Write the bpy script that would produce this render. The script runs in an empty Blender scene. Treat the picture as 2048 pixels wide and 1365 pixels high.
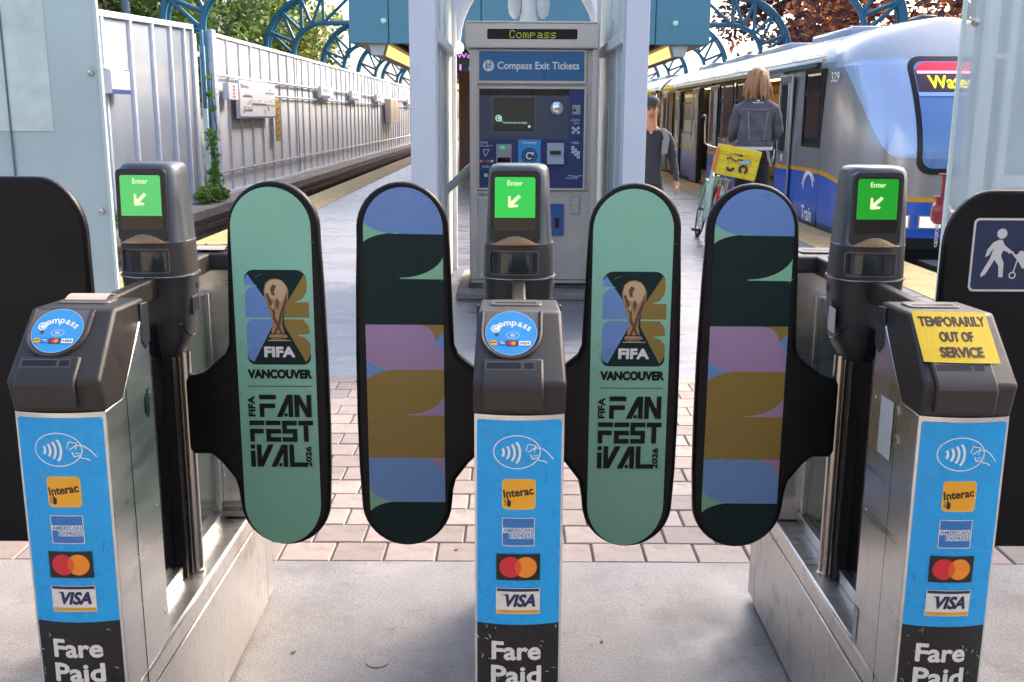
import bpy, bmesh, math, random
from math import sin, cos, pi, radians
from mathutils import Vector, Matrix, noise
random.seed(7)
scene = bpy.context.scene
C = scene.collection

# ------------------------------------------------------------------ camera, sky, sun, exposure
cd = bpy.data.cameras.new("camera"); cam = bpy.data.objects.new("camera", cd); C.objects.link(cam)
cd.sensor_width = 36.0; cd.lens = 36.0 * 2040 / 2048; cd.clip_start = 0.05; cd.clip_end = 2000
cam.matrix_world = (Matrix.Translation((0, 0, 1.45)) @ Matrix.Rotation(radians(90 - 12.493), 4, 'X')
                    @ Matrix.Rotation(radians(0.3), 4, 'Z'))
scene.camera = cam
SUN_AZ, SUN_EL = radians(48), radians(32)          # azimuth clockwise from +Y towards +X
w = bpy.data.worlds.new("World"); scene.world = w; w.use_nodes = True
nt = w.node_tree; bgn = nt.nodes["Background"]
sky = nt.nodes.new("ShaderNodeTexSky"); sky.sky_type = 'NISHITA'; sky.sun_disc = False
sky.sun_elevation = SUN_EL; sky.sun_rotation = SUN_AZ; sky.air_density = 0.7; sky.dust_density = 5.0; sky.ozone_density = 0.4
nt.links.new(sky.outputs[0], bgn.inputs[0]); bgn.inputs[1].default_value = 0.15
sd = bpy.data.lights.new("sun", 'SUN'); so = bpy.data.objects.new("sun", sd); C.objects.link(so)
sd.energy = 0.9; sd.angle = radians(11); sd.color = (1.0, 0.86, 0.70)
sdir = Vector((sin(SUN_AZ) * cos(SUN_EL), cos(SUN_AZ) * cos(SUN_EL), sin(SUN_EL)))
so.rotation_euler = (-sdir).to_track_quat('-Z', 'Y').to_euler(); so.location = (20, 20, 20)
vs = scene.view_settings; vs.view_transform = 'Standard'; vs.look = 'None'; vs.exposure = 2.2; vs.gamma = 1.0
vs.use_curve_mapping = False
cy = scene.cycles; cy.max_bounces = 5; cy.diffuse_bounces = 3; cy.glossy_bounces = 3; cy.transmission_bounces = 4; cy.transparent_max_bounces = 8
cy.caustics_reflective = False; cy.caustics_refractive = False; cy.sample_clamp_indirect = 6

# ------------------------------------------------------------------ colours and materials
def lin(h):
    h = h.lstrip('#'); r = []
    for i in (0, 2, 4):
        c = int(h[i:i+2], 16) / 255
        r.append(c / 12.92 if c <= 0.04045 else ((c + 0.055) / 1.055) ** 2.4)
    return (r[0], r[1], r[2], 1)
MATS = {}
def mat(name, col, rough=0.5, metal=0.0, var=0.0, vscale=8.0, bump=0.0, bscale=60.0, stretch=(1, 1, 1), emit=0.0,
        trans=0.0, alpha=1.0, rvar=0.0, spec=0.5, coat=0.0, col2=None):
    if name in MATS: return MATS[name]
    m = bpy.data.materials.new(name); m.use_nodes = True; MATS[name] = m
    n = m.node_tree.nodes; l = m.node_tree.links; b = n["Principled BSDF"]
    c = lin(col) if isinstance(col, str) else tuple(col) + (1,)
    b.inputs["Base Color"].default_value = c; b.inputs["Roughness"].default_value = rough
    b.inputs["Metallic"].default_value = metal; b.inputs["Specular IOR Level"].default_value = spec
    b.inputs["Transmission Weight"].default_value = trans; b.inputs["Alpha"].default_value = alpha
    b.inputs["Coat Weight"].default_value = coat
    if emit: b.inputs["Emission Color"].default_value = c; b.inputs["Emission Strength"].default_value = emit
    if var or bump or rvar:
        tc = n.new("ShaderNodeTexCoord"); mp = n.new("ShaderNodeMapping"); mp.inputs["Scale"].default_value = stretch
        l.new(tc.outputs["Object"], mp.inputs[0])
    if var or rvar:
        nz = n.new("ShaderNodeTexNoise"); nz.inputs["Scale"].default_value = vscale; nz.inputs["Detail"].default_value = 7
        nz.inputs["Roughness"].default_value = 0.65; l.new(mp.outputs[0], nz.inputs["Vector"])
    if var:
        mx = n.new("ShaderNodeMixRGB"); mx.blend_type = 'MIX'
        d = lin(col2) if col2 else tuple(max(0, x * (1 - var)) for x in c[:3]) + (1,)
        e = c if col2 else tuple(min(1, x * (1 + var)) for x in c[:3]) + (1,)
        rp = n.new("ShaderNodeValToRGB"); rp.color_ramp.elements[0].position = 0.32; rp.color_ramp.elements[1].position = 0.68
        l.new(nz.outputs["Fac"], rp.inputs[0]); l.new(rp.outputs[0], mx.inputs[0])
        mx.inputs[1].default_value = d; mx.inputs[2].default_value = e
        l.new(mx.outputs[0], b.inputs["Base Color"])
    if rvar:
        mr = n.new("ShaderNodeMapRange"); mr.inputs[1].default_value = .3; mr.inputs[2].default_value = .7
        mr.inputs[3].default_value = max(0.02, rough - rvar); mr.inputs[4].default_value = min(1, rough + rvar)
        l.new(nz.outputs["Fac"], mr.inputs[0]); l.new(mr.outputs[0], b.inputs["Roughness"])
    if bump:
        n2 = n.new("ShaderNodeTexNoise"); n2.inputs["Scale"].default_value = bscale; n2.inputs["Detail"].default_value = 5
        l.new(mp.outputs[0], n2.inputs["Vector"])
        bp = n.new("ShaderNodeBump"); bp.inputs["Strength"].default_value = bump; bp.inputs["Distance"].default_value = 0.01
        l.new(n2.outputs["Fac"], bp.inputs["Height"]); l.new(bp.outputs[0], b.inputs["Normal"])
    return m

# ------------------------------------------------------------------ mesh helpers
class MB:
    """collects shapes; build() links them as ONE mesh object"""
    def __init__(s): s.v = []; s.f = []; s.m = []; s.cm = 0
    def add(s, vs, fs, m=None):
        o = len(s.v); s.v += [tuple(p) for p in vs]; s.f += [tuple(i + o for i in f) for f in fs]
        s.m += [s.cm if m is None else m] * len(fs); return s
    def box(s, x0, x1, y0, y1, z0, z1, m=None, M=None):
        v = [Vector(p) for p in ((x0,y0,z0),(x1,y0,z0),(x1,y1,z0),(x0,y1,z0),(x0,y0,z1),(x1,y0,z1),(x1,y1,z1),(x0,y1,z1))]
        if M: v = [M @ p for p in v]
        return s.add(v, [(0,3,2,1),(4,5,6,7),(0,1,5,4),(1,2,6,5),(2,3,7,6),(3,0,4,7)], m)
    def prism(s, pts, a, b, axis='y', m=None, M=None):
        """outline extruded from a to b along axis; pts are (x,z) for y, (y,z) for x, (x,y) for z"""
        n = len(pts)
        mk = {'y': lambda p, t: (p[0], t, p[1]), 'x': lambda p, t: (t, p[0], p[1]), 'z': lambda p, t: (p[0], p[1], t)}[axis]
        v = [Vector(mk(p, a)) for p in pts] + [Vector(mk(p, b)) for p in pts]
        if M: v = [M @ p for p in v]
        f = [tuple(range(n))[::-1], tuple(range(n, 2*n))] + [(i, (i+1) % n, (i+1) % n + n, i + n) for i in range(n)]
        return s.add(v, f, m)
    def tube(s, pts, r, n=10, m=None, closed=False, caps=True):
        pts = [Vector(p) for p in pts]; k = len(pts); rr = r if isinstance(r, (list, tuple)) else [r] * k
        rings = []; up = None
        for i, p in enumerate(pts):
            if closed: t = pts[(i+1) % k] - pts[i-1]
            else: t = pts[min(i+1, k-1)] - pts[max(i-1, 0)]
            t = t.normalized()
            if up is None: up = Vector((0, 0, 1)) if abs(t.z) < 0.9 else Vector((1, 0, 0))
            a = t.cross(up).normalized(); up = a.cross(t).normalized()
            rings.append([p + a * (rr[i] * cos(2*pi*j/n)) + up * (rr[i] * sin(2*pi*j/n)) for j in range(n)])
        return s.loft(rings, closed, caps, m)
    def loft(s, rings, closed=False, caps=True, m=None):
        k = len(rings); n = len(rings[0]); v = [p for r in rings for p in r]; f = []
        for i in range(k if closed else k - 1):
            a = i * n; b = ((i+1) % k) * n
            for j in range(n): f.append((a + j, a + (j+1) % n, b + (j+1) % n, b + j))
        if caps and not closed: f.append(tuple(range(n))[::-1]); f.append(tuple(range((k-1)*n, k*n)))
        return s.add(v, f, m)
    def lathe(s, prof, n=24, c=(0, 0, 0), axis='z', m=None):
        rings = []
        for r, h in prof:
            ring = []
            for j in range(n):
                a = 2*pi*j/n
                p = {'z': (r*cos(a), r*sin(a), h), 'y': (r*cos(a), h, -r*sin(a)), 'x': (h, r*cos(a), r*sin(a))}[axis]
                ring.append((p[0]+c[0], p[1]+c[1], p[2]+c[2]))
            rings.append(ring)
        return s.loft(rings, m=m)
    def ball(s, c, r, n=12, k=8, m=None):
        r = r if isinstance(r, (tuple, list)) else (r, r, r); rings = []
        for i in range(1, k):
            t = pi * i / k
            rings.append([(c[0] + r[0]*sin(t)*cos(2*pi*j/n), c[1] + r[1]*sin(t)*sin(2*pi*j/n), c[2] - r[2]*cos(t)) for j in range(n)])
        return s.loft(rings, m=m)
    def build(s, name, mats, parent=None, bevel=0, seg=2, smooth=35, loc=None, fix=True):
        me = bpy.data.meshes.new(name); me.from_pydata(s.v, [], s.f)
        mats = mats if isinstance(mats, (list, tuple)) else [mats]
        for m in mats: me.materials.append(m)
        if len(mats) > 1: me.polygons.foreach_set("material_index", s.m)
        if fix:
            bm = bmesh.new(); bm.from_mesh(me); bmesh.ops.recalc_face_normals(bm, faces=bm.faces); bm.to_mesh(me); bm.free()
        me.update()
        if smooth: me.shade_smooth(); me.set_sharp_from_angle(angle=radians(smooth))
        o = bpy.data.objects.new(name, me); C.objects.link(o)
        if parent: o.parent = parent
        if loc: o.location = loc
        if bevel:
            b = o.modifiers.new("bevel", 'BEVEL'); b.width = bevel; b.segments = seg; b.limit_method = 'ANGLE'; b.angle_limit = radians(40)
            b.harden_normals = False
        return o
def thing(name, label, cat, loc=(0, 0, 0), rz=0, group=None):
    o = bpy.data.objects.new(name, None); C.objects.link(o); o.location = loc; o.rotation_euler = (0, 0, rz); o.empty_display_size = .1
    return tag(o, label, cat, group)
def tag(o, label, cat, group=None):
    o["label"] = label; o["category"] = cat
    if group: o["group"] = group
    return o
def struct(o): o["kind"] = "structure"; return o
def share(src, name, parent, M=None):
    c = src.copy(); c.name = name; C.objects.link(c); c.parent = parent
    if M is not None: c.matrix_local = M
    return c

# ------------------------------------------------------------------ flat print: polygons in a plane, layered a hair apart
_txt = {}
_ts = bpy.data.scenes.new('lettering')          # scratch scene so that shaping a word does not re-evaluate everything built so far
def text_polys(body, bold=0.0, shear=0.0, spacing=1.0):
    key = (body, bold, shear, spacing)
    if key in _txt: return _txt[key]
    cu = bpy.data.curves.new("t", 'FONT'); cu.body = body; cu.size = 1; cu.offset = bold; cu.shear = shear; cu.space_character = spacing
    cu.resolution_u = 3; cu.fill_mode = 'FRONT'
    ob = bpy.data.objects.new("t", cu); _ts.collection.objects.link(ob); vl = _ts.view_layers[0]; vl.update()
    me = bpy.data.meshes.new_from_object(ob.evaluated_get(vl.depsgraph))
    vs = [(v.co.x, v.co.y) for v in me.vertices]; fs = [tuple(p.vertices) for p in me.polygons]
    bpy.data.objects.remove(ob); bpy.data.curves.remove(cu); bpy.data.meshes.remove(me)
    xs = [v[0] for v in vs] or [0]; ys = [v[1] for v in vs] or [0]
    _txt[key] = (vs, fs, min(xs), max(xs), min(ys), max(ys)); return _txt[key]
def arcp(cx, cy, r, a0, a1, n=16, ry=None):
    ry = r if ry is None else ry
    return [(cx + r*cos(radians(a0 + (a1-a0)*i/n)), cy + ry*sin(radians(a0 + (a1-a0)*i/n))) for i in range(n+1)]
def rrect(x0, y0, x1, y1, r, n=5):
    return (arcp(x1-r, y0+r, r, -90, 0, n) + arcp(x1-r, y1-r, r, 0, 90, n) + arcp(x0+r, y1-r, r, 90, 180, n) + arcp(x0+r, y0+r, r, 180, 270, n))
def stroke(pts, w, closed=False):
    pts = [Vector(p) for p in pts]; k = len(pts); L = []; R = []
    for i, p in enumerate(pts):
        a = pts[i-1] if (i > 0 or closed) else None; b = pts[(i+1) % k] if (i < k-1 or closed) else None
        d1 = (p - a).normalized() if a is not None else None; d2 = (b - p).normalized() if b is not None else None
        if d1 is None: d1 = d2
        if d2 is None: d2 = d1
        n1 = Vector((-d1.y, d1.x)); n2 = Vector((-d2.y, d2.x)); n = (n1 + n2)
        n = n.normalized() if n.length > 1e-6 else n1
        q = n * (w / 2 / max(0.45, n.dot(n1)))
        L.append((p + q)[:]); R.append((p - q)[:])
    return L, R
def clip(poly, conv):
    out = list(poly); n = len(conv)
    area = sum(conv[i][0]*conv[(i+1) % n][1] - conv[(i+1) % n][0]*conv[i][1] for i in range(n)); sg = 1 if area > 0 else -1
    for i in range(n):
        a = conv[i]; b = conv[(i+1) % n]; inp = out; out = []
        if not inp: break
        side = lambda p: sg*((b[0]-a[0])*(p[1]-a[1]) - (b[1]-a[1])*(p[0]-a[0]))
        for j in range(len(inp)):
            p = inp[j-1]; q = inp[j]; sp = side(p); sq = side(q)
            if (sp >= 0) != (sq >= 0):
                t = sp/(sp-sq); out.append((p[0]+(q[0]-p[0])*t, p[1]+(q[1]-p[1])*t))
            if sq >= 0: out.append(q)
    return out
class Print:
    def __init__(s, step=0.00005): s.items = []; s.step = step; s.mats = []; s.lay = 0
    def mi(s, m):
        if m not in s.mats: s.mats.append(m)
        return s.mats.index(m)
    def poly(s, pts, m, up=True):
        if up: s.lay += 1
        if len(pts) > 2: s.items.append((list(pts), [tuple(range(len(pts)))], s.mi(m), s.lay))
        return s
    def rect(s, x0, y0, x1, y1, m, up=True): return s.poly([(x0,y0),(x1,y0),(x1,y1),(x0,y1)], m, up)
    def line(s, pts, w, m, closed=False, up=True):
        L, R = stroke(pts, w, closed)
        if up: s.lay += 1
        n = len(L); v = L + R; k = n if closed else n - 1
        s.items.append((v, [(i, (i+1) % n, (i+1) % n + n, i+n) for i in range(k)], s.mi(m), s.lay)); return s
    def text(s, body, x, y, h, m, bold=0.0, align='c', shear=0.0, rot=0.0, width=None, spacing=1.0, up=True, fat=0.0):
        """h = height of the glyph box; (x,y) = middle (c) or left (l) of its bottom edge"""
        vs, fs, x0, x1, y0, y1 = text_polys(body, bold, shear, spacing)
        if not fs: return s
        sy = h / (y1 - y0); sx = sy if width is None else width / (x1 - x0)
        ox = -(x0 + x1)/2 if align == 'c' else -x0
        c, sn = cos(rot), sin(rot); out = []
        for a, b in vs:
            p, q = (a + ox)*sx, (b - y0)*sy
            out.append((x + p*c - q*sn, y + p*sn + q*c))
        if up: s.lay += 1
        s.items.append((out, fs, s.mi(m), s.lay))
        for k, (dx, dy) in enumerate(((fat, 0), (-fat, 0), (0, fat), (0, -fat)) if fat else ()):      # heavier weight: the same glyphs a hair to each side, each on its own layer
            s.lay += 1; s.items.append(([(p[0] + dx, p[1] + dy) for p in out], fs, s.mi(m), s.lay))
        return s
    def build(s, name, parent, mapf, cuts=None, base=0.0006, vcuts=None):
        """mapf(u, v, lift) -> point; cuts = list of u positions where faces are split so they can follow a curve"""
        bm = bmesh.new()
        for vs, fs, mi, lay in s.items:
            vv = [bm.verts.new((p[0], p[1], lay)) for p in vs]
            for f in fs:
                try: bm.faces.new([vv[i] for i in f]).material_index = mi
                except ValueError: pass
        if cuts:
            bmesh.ops.triangulate(bm, faces=bm.faces)
            for u in cuts:
                bmesh.ops.bisect_plane(bm, geom=bm.verts[:] + bm.edges[:] + bm.faces[:], plane_co=(u, 0, 0), plane_no=(1, 0, 0))
            for u in vcuts or ():
                bmesh.ops.bisect_plane(bm, geom=bm.verts[:] + bm.edges[:] + bm.faces[:], plane_co=(0, u, 0), plane_no=(0, 1, 0))
        for v in bm.verts:
            v.co = Vector(mapf(v.co.x, v.co.y, base + v.co.z * s.step))
        me = bpy.data.meshes.new(name); bm.to_mesh(me); bm.free()
        for m in s.mats: me.materials.append(m)
        o = bpy.data.objects.new(name, me); C.objects.link(o); o.parent = parent; return o

# ------------------------------------------------------------------ shared materials
M_steel = mat('brushed_steel', '#d2d3d3', .33, 1.0, var=.10, vscale=2.5, bump=.05, bscale=90, stretch=(1, 1, 9), rvar=.09)
M_steel_d = mat('worn_steel', '#d6d4d1', .38, 1.0, var=.12, vscale=14, bump=.06, bscale=120, stretch=(1, 4, 1), rvar=.12)
M_tube = mat('steel_tube', '#b9b1a8', .22, 1.0, rvar=.06, vscale=30)
M_head = mat('charcoal_plastic', '#2c2723', .36, 0, var=.06, vscale=40, bump=.25, bscale=900, rvar=.07)
M_head_d = mat('dark_plastic', '#222224', .4, 0, bump=.2, bscale=900, rvar=.08, vscale=30)
M_black = mat('black_plastic', '#161618', .33, 0, rvar=.08, vscale=12)
M_gloss = mat('black_gloss', '#0c0d0f', .08)
M_rubber = mat('black_paddle', '#101012', .42, 0, bump=.05, bscale=300, rvar=.1, vscale=9, var=.15, spec=.22)
M_grey = mat('silver_plastic', '#55585d', .34, .45, rvar=.06, vscale=20)
M_blue = mat('print_blue', '#0a9fe0', .28, var=.05, vscale=25, rvar=.06)
M_blue2 = mat('print_blue_faint', '#2a9cd3', .28)
M_bk = mat('print_black', '#0d0d0e', .3, rvar=.08, vscale=20)
M_wh = mat('print_white', '#eceae4', .4)
M_cream = mat('print_cream', '#dcd8cc', .45, var=.08, vscale=60)
M_disc = mat('print_disc_blue', '#3f9bd6', .25)
M_orange = mat('print_orange', '#eda821', .4)
M_orange2 = mat('print_orange_deep', '#f08a1a', .4)
M_red = mat('print_red', '#d1202f', .4)
M_mix = mat('print_redorange', '#e2521f', .4)
M_navy = mat('print_navy', '#16204d', .4)
M_amex = mat('print_midblue', '#2d72b5', .4)
M_gold = mat('print_gold', '#d99a2b', .4)
M_brown = mat('print_brown', '#331d08', .5)
M_glass_d = mat('dark_glass', '#0b0d0f', .06, spec=.6)
# ================================================================== THE SETTING: ground, floors, tracks
XL, XR = -3.65, 4.02                      # platform edges
M_conc = mat('floor_concrete', '#a8a29e', .5, 0, var=.5, vscale=5, bump=.12, bscale=70, rvar=.18, col2='#938e8a')
M_plat = mat('platform_surface', '#8b8b92', .33, 0, var=.5, vscale=2.2, bump=.18, bscale=7, stretch=(.8, 2.6, 1), rvar=.14, col2='#7b7b83')
M_side = mat('rough_concrete', '#6d6763', .85, 0, var=.25, vscale=3, bump=.3, bscale=20)
M_ground = mat('earth', '#4d4c3c', .95, 0, var=.3, vscale=.6)
M_bed = mat('track_bed_stone', '#352f2c', .95, 0, var=.35, vscale=6, bump=.6, bscale=14)
M_rail = mat('rail_rust', '#43322b', .55, .4, var=.25, vscale=3, bump=.2, bscale=30)
M_tact = mat('tactile_yellow', '#c2a35f', .65, 0, var=.5, vscale=3.5, col2='#a98f63', bump=.1, bscale=50)
M_mortar = mat('mortar', '#5f5853', .9, 0, var=.15, vscale=20)

def concrete_speckle(m):
    n = m.node_tree.nodes; l = m.node_tree.links; b = n["Principled BSDF"]
    src = b.inputs["Base Color"].links[0].from_socket
    tc = n.new("ShaderNodeTexCoord"); v = n.new("ShaderNodeTexNoise"); v.inputs["Scale"].default_value = 160; v.inputs["Detail"].default_value = 3
    l.new(tc.outputs["Object"], v.inputs["Vector"])
    r = n.new("ShaderNodeValToRGB"); r.color_ramp.elements[0].position = .34; r.color_ramp.elements[1].position = .6
    r.color_ramp.elements[0].color = (.72, .71, .7, 1); r.color_ramp.elements[1].color = (1.08, 1.08, 1.08, 1)
    l.new(v.outputs["Fac"], r.inputs[0])
    x = n.new("ShaderNodeMixRGB"); x.blend_type = 'MULTIPLY'; x.inputs[0].default_value = 1
    l.new(src, x.inputs[1]); l.new(r.outputs[0], x.inputs[2]); l.new(x.outputs[0], b.inputs["Base Color"])
concrete_speckle(M_conc)
def stains(m, scale, lo, hi, dark, stretch=(1, 1, 1), seed=0.0):
    """dirt of its own shape, multiplied into the colour"""
    n = m.node_tree.nodes; l = m.node_tree.links; b = n["Principled BSDF"]; inp = b.inputs["Base Color"]
    x = n.new("ShaderNodeMixRGB"); x.blend_type = 'MULTIPLY'; x.inputs[0].default_value = 1
    if inp.links: l.new(inp.links[0].from_socket, x.inputs[1])
    else: x.inputs[1].default_value = inp.default_value
    tc = n.new("ShaderNodeTexCoord"); mp = n.new("ShaderNodeMapping"); mp.inputs["Scale"].default_value = stretch; mp.inputs["Location"].default_value = (seed, seed, seed)
    l.new(tc.outputs["Object"], mp.inputs[0]); v = n.new("ShaderNodeTexNoise"); v.inputs["Scale"].default_value = scale; v.inputs["Detail"].default_value = 9; v.inputs["Roughness"].default_value = .7
    l.new(mp.outputs[0], v.inputs["Vector"]); r = n.new("ShaderNodeValToRGB"); r.color_ramp.elements[0].position = lo; r.color_ramp.elements[1].position = hi
    r.color_ramp.elements[0].color = (dark, dark*.97, dark*.93, 1); r.color_ramp.elements[1].color = (1, 1, 1, 1)
    l.new(v.outputs["Fac"], r.inputs[0]); l.new(r.outputs[0], x.inputs[2]); l.new(x.outputs[0], inp)
stains(M_conc, 2.3, .36, .5, .72); stains(M_conc, 11, .30, .40, .62, seed=4); stains(M_plat, 1.1, .38, .52, .78, (.5, 1.6, 1)); stains(M_plat, 6, .32, .40, .75, seed=3)
stains(M_steel, 5, .33, .45, .78, (1, 1, .5)); stains(M_steel_d, 7, .34, .46, .74, seed=2); stains(M_tact, 3, .36, .5, .75)
def tactile_bumps(m):
    n = m.node_tree.nodes; l = m.node_tree.links; b = n["Principled BSDF"]
    tc = n.new("ShaderNodeTexCoord"); v = n.new("ShaderNodeTexVoronoi"); v.inputs["Scale"].default_value = 17; v.inputs["Randomness"].default_value = 0
    l.new(tc.outputs["Object"], v.inputs["Vector"])
    bp = n.new("ShaderNodeBump"); bp.invert = True; bp.inputs["Strength"].default_value = .8; bp.inputs["Distance"].default_value = .02
    l.new(v.outputs["Distance"], bp.inputs["Height"]); l.new(bp.outputs[0], b.inputs["Normal"])
tactile_bumps(M_tact)

struct(MB().box(-400, 400, -300, 700, -1.6, -1.25).build('ground', M_ground))
struct(MB().box(XL, XR, -6, 3.15, -.25, 0).build('floor', M_conc))
struct(MB().box(XL, XR, 3.15, 5.62, -.25, -.0075).build('tiled_floor', M_mortar))
struct(MB().box(XL, XR, 5.62, 110, -.25, .0).build('platform', M_plat))
struct(MB().box(XL+.25, XR-.25, -6, 110, -1.25, -.252).build('platform_base', M_side))
for nm, x0, x1 in (('left', XL, XL+.6), ('right', XR-.6, XR)):
    struct(MB().box(x0 + .002, x1, 5.9, 105, .002, .007).build('tactile_strip_' + nm, M_tact))
struct(MB().box(-5.86, XL+.24, -6, 110, -1.24, -.95).build('track_bed_left', M_bed))
struct(MB().box(XR-.24, 7.0, -6, 110, -1.24, -.95).build('track_bed_right', M_bed))
struct(MB().box(-7.4, -5.86, -6, 110, -1.24, -.35).build('track_walkway_left', mat('walkway', '#8c8380', .9, 0, var=.3, vscale=2, bump=.3, bscale=15)))
struct(MB().box(7.0, 8.5, -6, 110, -1.24, -.35).build('track_walkway_right', MATS['walkway']))
struct(MB().box(-300, -7.4, -100, 300, -1.24, -.4).build('bank_left', M_ground))
struct(MB().box(8.5, 300, -100, 300, -1.24, -.4).build('bank_right', M_ground))
def rail_prof(x, z): return [(x-.07, z), (x+.07, z), (x+.07, z+.02), (x+.012, z+.05), (x+.012, z+.12), (x+.035, z+.13), (x+.035, z+.16), (x-.035, z+.16), (x-.035, z+.13), (x-.012, z+.12), (x-.012, z+.05), (x-.07, z+.02)]
for k, x in enumerate((-5.35, -3.98, 4.7, 6.05)):
    o = MB().prism(rail_prof(x, -.95), -6, 110).build('rail', M_rail)
    tag(o, ['rusty steel rail beside the fence walkway, farther from the platform', 'rusty steel rail close under the left platform edge',
            'steel rail under the train, on its platform side', 'steel rail under the train, on its far side'][k], 'rail')
for k, (x, w_, z) in enumerate(((-4.66, .3, -.74), (5.37, .3, -.8))):
    o = MB().box(x-w_/2, x+w_/2, -6, 110, z-.05, z).box(x-.05, x+.05, -6, 110, -.95, z-.05).build('reaction_rail', mat('reaction_plate', '#4a4340', .6, .5, var=.2, vscale=3))
    tag(o, ['broad flat reaction rail between the two rails of the left track', 'broad flat reaction rail on the track under the train'][k], 'rail')
o = MB().box(-5.9, -5.78, -6, 110, -.72, -.62).box(-5.9, -5.8, -6, 110, -.56, -.48).build('power_rail', mat('power_rail', '#5a4a42', .6, .3))
tag(o, 'pair of power rails along the wall of the left track walkway', 'rail')

# floor tiles, nearest and most visible as single parts
M_tiles = [mat('tile_%d' % i, c, .62, 0, var=.14, vscale=16, bump=.12, bscale=90, rvar=.12) for i, c in enumerate(('#a39389', '#998980', '#a8998f', '#92847b'))]
PX, PY = .1755, .1545
def tile_mesh(w_, d, m):
    me = bpy.data.meshes.new('tile'); b = MB(); g = .0035; h = .004
    a, c = w_/2 - g, d/2 - g
    b.add([(-a, -c, -.012), (a, -c, -.012), (a, c, -.012), (-a, c, -.012), (-a, -c, -h), (a, -c, -h), (a, c, -h), (-a, c, -h),
           (-a+.004, -c+.004, 0), (a-.004, -c+.004, 0), (a-.004, c-.004, 0), (-a+.004, c-.004, 0)],
          [(0,1,5,4),(1,2,6,5),(2,3,7,6),(3,0,4,7),(4,5,9,8),(5,6,10,9),(6,7,11,10),(7,4,8,11),(8,9,10,11)])
    me.from_pydata(b.v, [], b.f); me.materials.append(m); me.update(); return me
for k_, m_ in enumerate(M_tiles): stains(m_, 9, .34, .47, .78, seed=k_*3.1); stains(m_, 45, .33, .40, .7, seed=k_)
tmesh = [tile_mesh(PX, PY, m) for m in M_tiles]
tf = bpy.data.objects['tiled_floor']
cells = []
for r in range(16):
    y = 3.15 + .002 + PY * (r + .5)
    off = (PX/2 if r % 2 else 0) + .012
    for c in range(-20, 22):
        x = off + c * PX
        if XL + PX/2 < x < XR - PX/2: cells.append((x, y))
cells.sort(key=lambda p: abs(p[0]) * .45 + p[1])
rest = MB()
for i, (x, y) in enumerate(cells):
    z = random.uniform(-.0012, .0008)
    if i < 300:
        o = bpy.data.objects.new('tile', random.choice(tmesh)); C.objects.link(o); o.parent = tf
        o.location = (x, y, z); o.rotation_euler = (random.gauss(0, .002), random.gauss(0, .002), random.gauss(0, .003))
    else:
        rest.box(x-PX/2+.0035, x+PX/2-.0035, y-PY/2+.0035, y+PY/2-.0035, -.012, z, m=random.randrange(4))
o = rest.build('tile_field', M_tiles, tf, smooth=0); o["kind"] = "stuff"

# litter and joints on the near floor
for x, y, r, l in ((-.6, 2.55, .5, 'tiny dry leaf on the concrete near the left gate plinth'), (.26, 2.62, 1.2, 'small pale paper scrap on the concrete right of the middle gate'),
                   (-.18, 3.24, 2.0, 'white crumb on the first tile row left of the middle gate')):
    q = MB(); q.prism([(0, 0), (.008, .002), (.013, .006), (.006, .008), (-.003, .005)], .0005, .004, 'z')
    o = q.build('litter', mat('litter', '#8e857c', .9, var=.3, vscale=90)); o.location = (x, y, .0015); o.rotation_euler = (0, 0, r); tag(o, l, 'litter')
o = MB().lathe([(.001, 0), (.03, 0), (.03, .0015), (.001, .002)], 20).build('floor_marker', mat('floor_disc', '#a49d98', .6), loc=(-.36, 2.51, .001))
tag(o, 'flat round metal marker set in the concrete of the left lane', 'floor marker')

# ================================================================== FARE GATES
GY = 2.33
FRONT = -.572; BULGE = .013; HW = .081
def front_y(x): return FRONT - BULGE * (1 - (x / HW) ** 2)
def superring(z, rx, ry, n=36, e=3.0, yc=0.0, front=None):
    ring = []
    for j in range(n):
        a = 2*pi*j/n; c, s_ = cos(a), sin(a)
        x = rx * math.copysign(abs(c) ** (2/e), c); y = ry * math.copysign(abs(s_) ** (2/e), s_) + yc
        if front is not None: y = max(y, front)
        ring.append((x, y, z))
    return ring

def contactless(P, x, y, s, m, w_=.0017):
    P.line(arcp(x, y, .042*s, 0, 360, 40, .031*s)[:-1], w_*s, m, closed=True)
    for i, r in enumerate((.0, .0085, .017, .0255)):
        hh = (.0075 + .0042*i)*s
        P.line(arcp(x - .026*s + r*s - hh*.55, y - .001*s, hh*.85, -52, 52, 8, hh*1.25), .0042*s, m)
    hx, hy = x + .026*s, y + .004*s
    P.line([(hx-.010*s, hy-.002*s), (hx-.006*s, hy+.011*s), (hx+.008*s, hy+.008*s), (hx+.005*s, hy-.004*s)], w_*.9*s, m)
    P.line([(hx-.006*s, hy-.004*s), (hx+.006*s, hy+.004*s), (hx+.018*s, hy+.003*s), (hx+.028*s, hy-.004*s), (hx+.040*s, hy-.019*s)], w_*s, m)
    P.line([(hx-.002*s, hy-.008*s), (hx+.002*s, hy-.017*s), (hx+.012*s, hy-.015*s), (hx+.014*s, hy-.020*s), (hx+.024*s, hy-.022*s), (hx+.029*s, hy-.026*s)], w_*s, m)
    P.line([(hx+.003*s, hy-.011*s), (hx+.013*s, hy-.011*s)], w_*.8*s, m)

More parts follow.
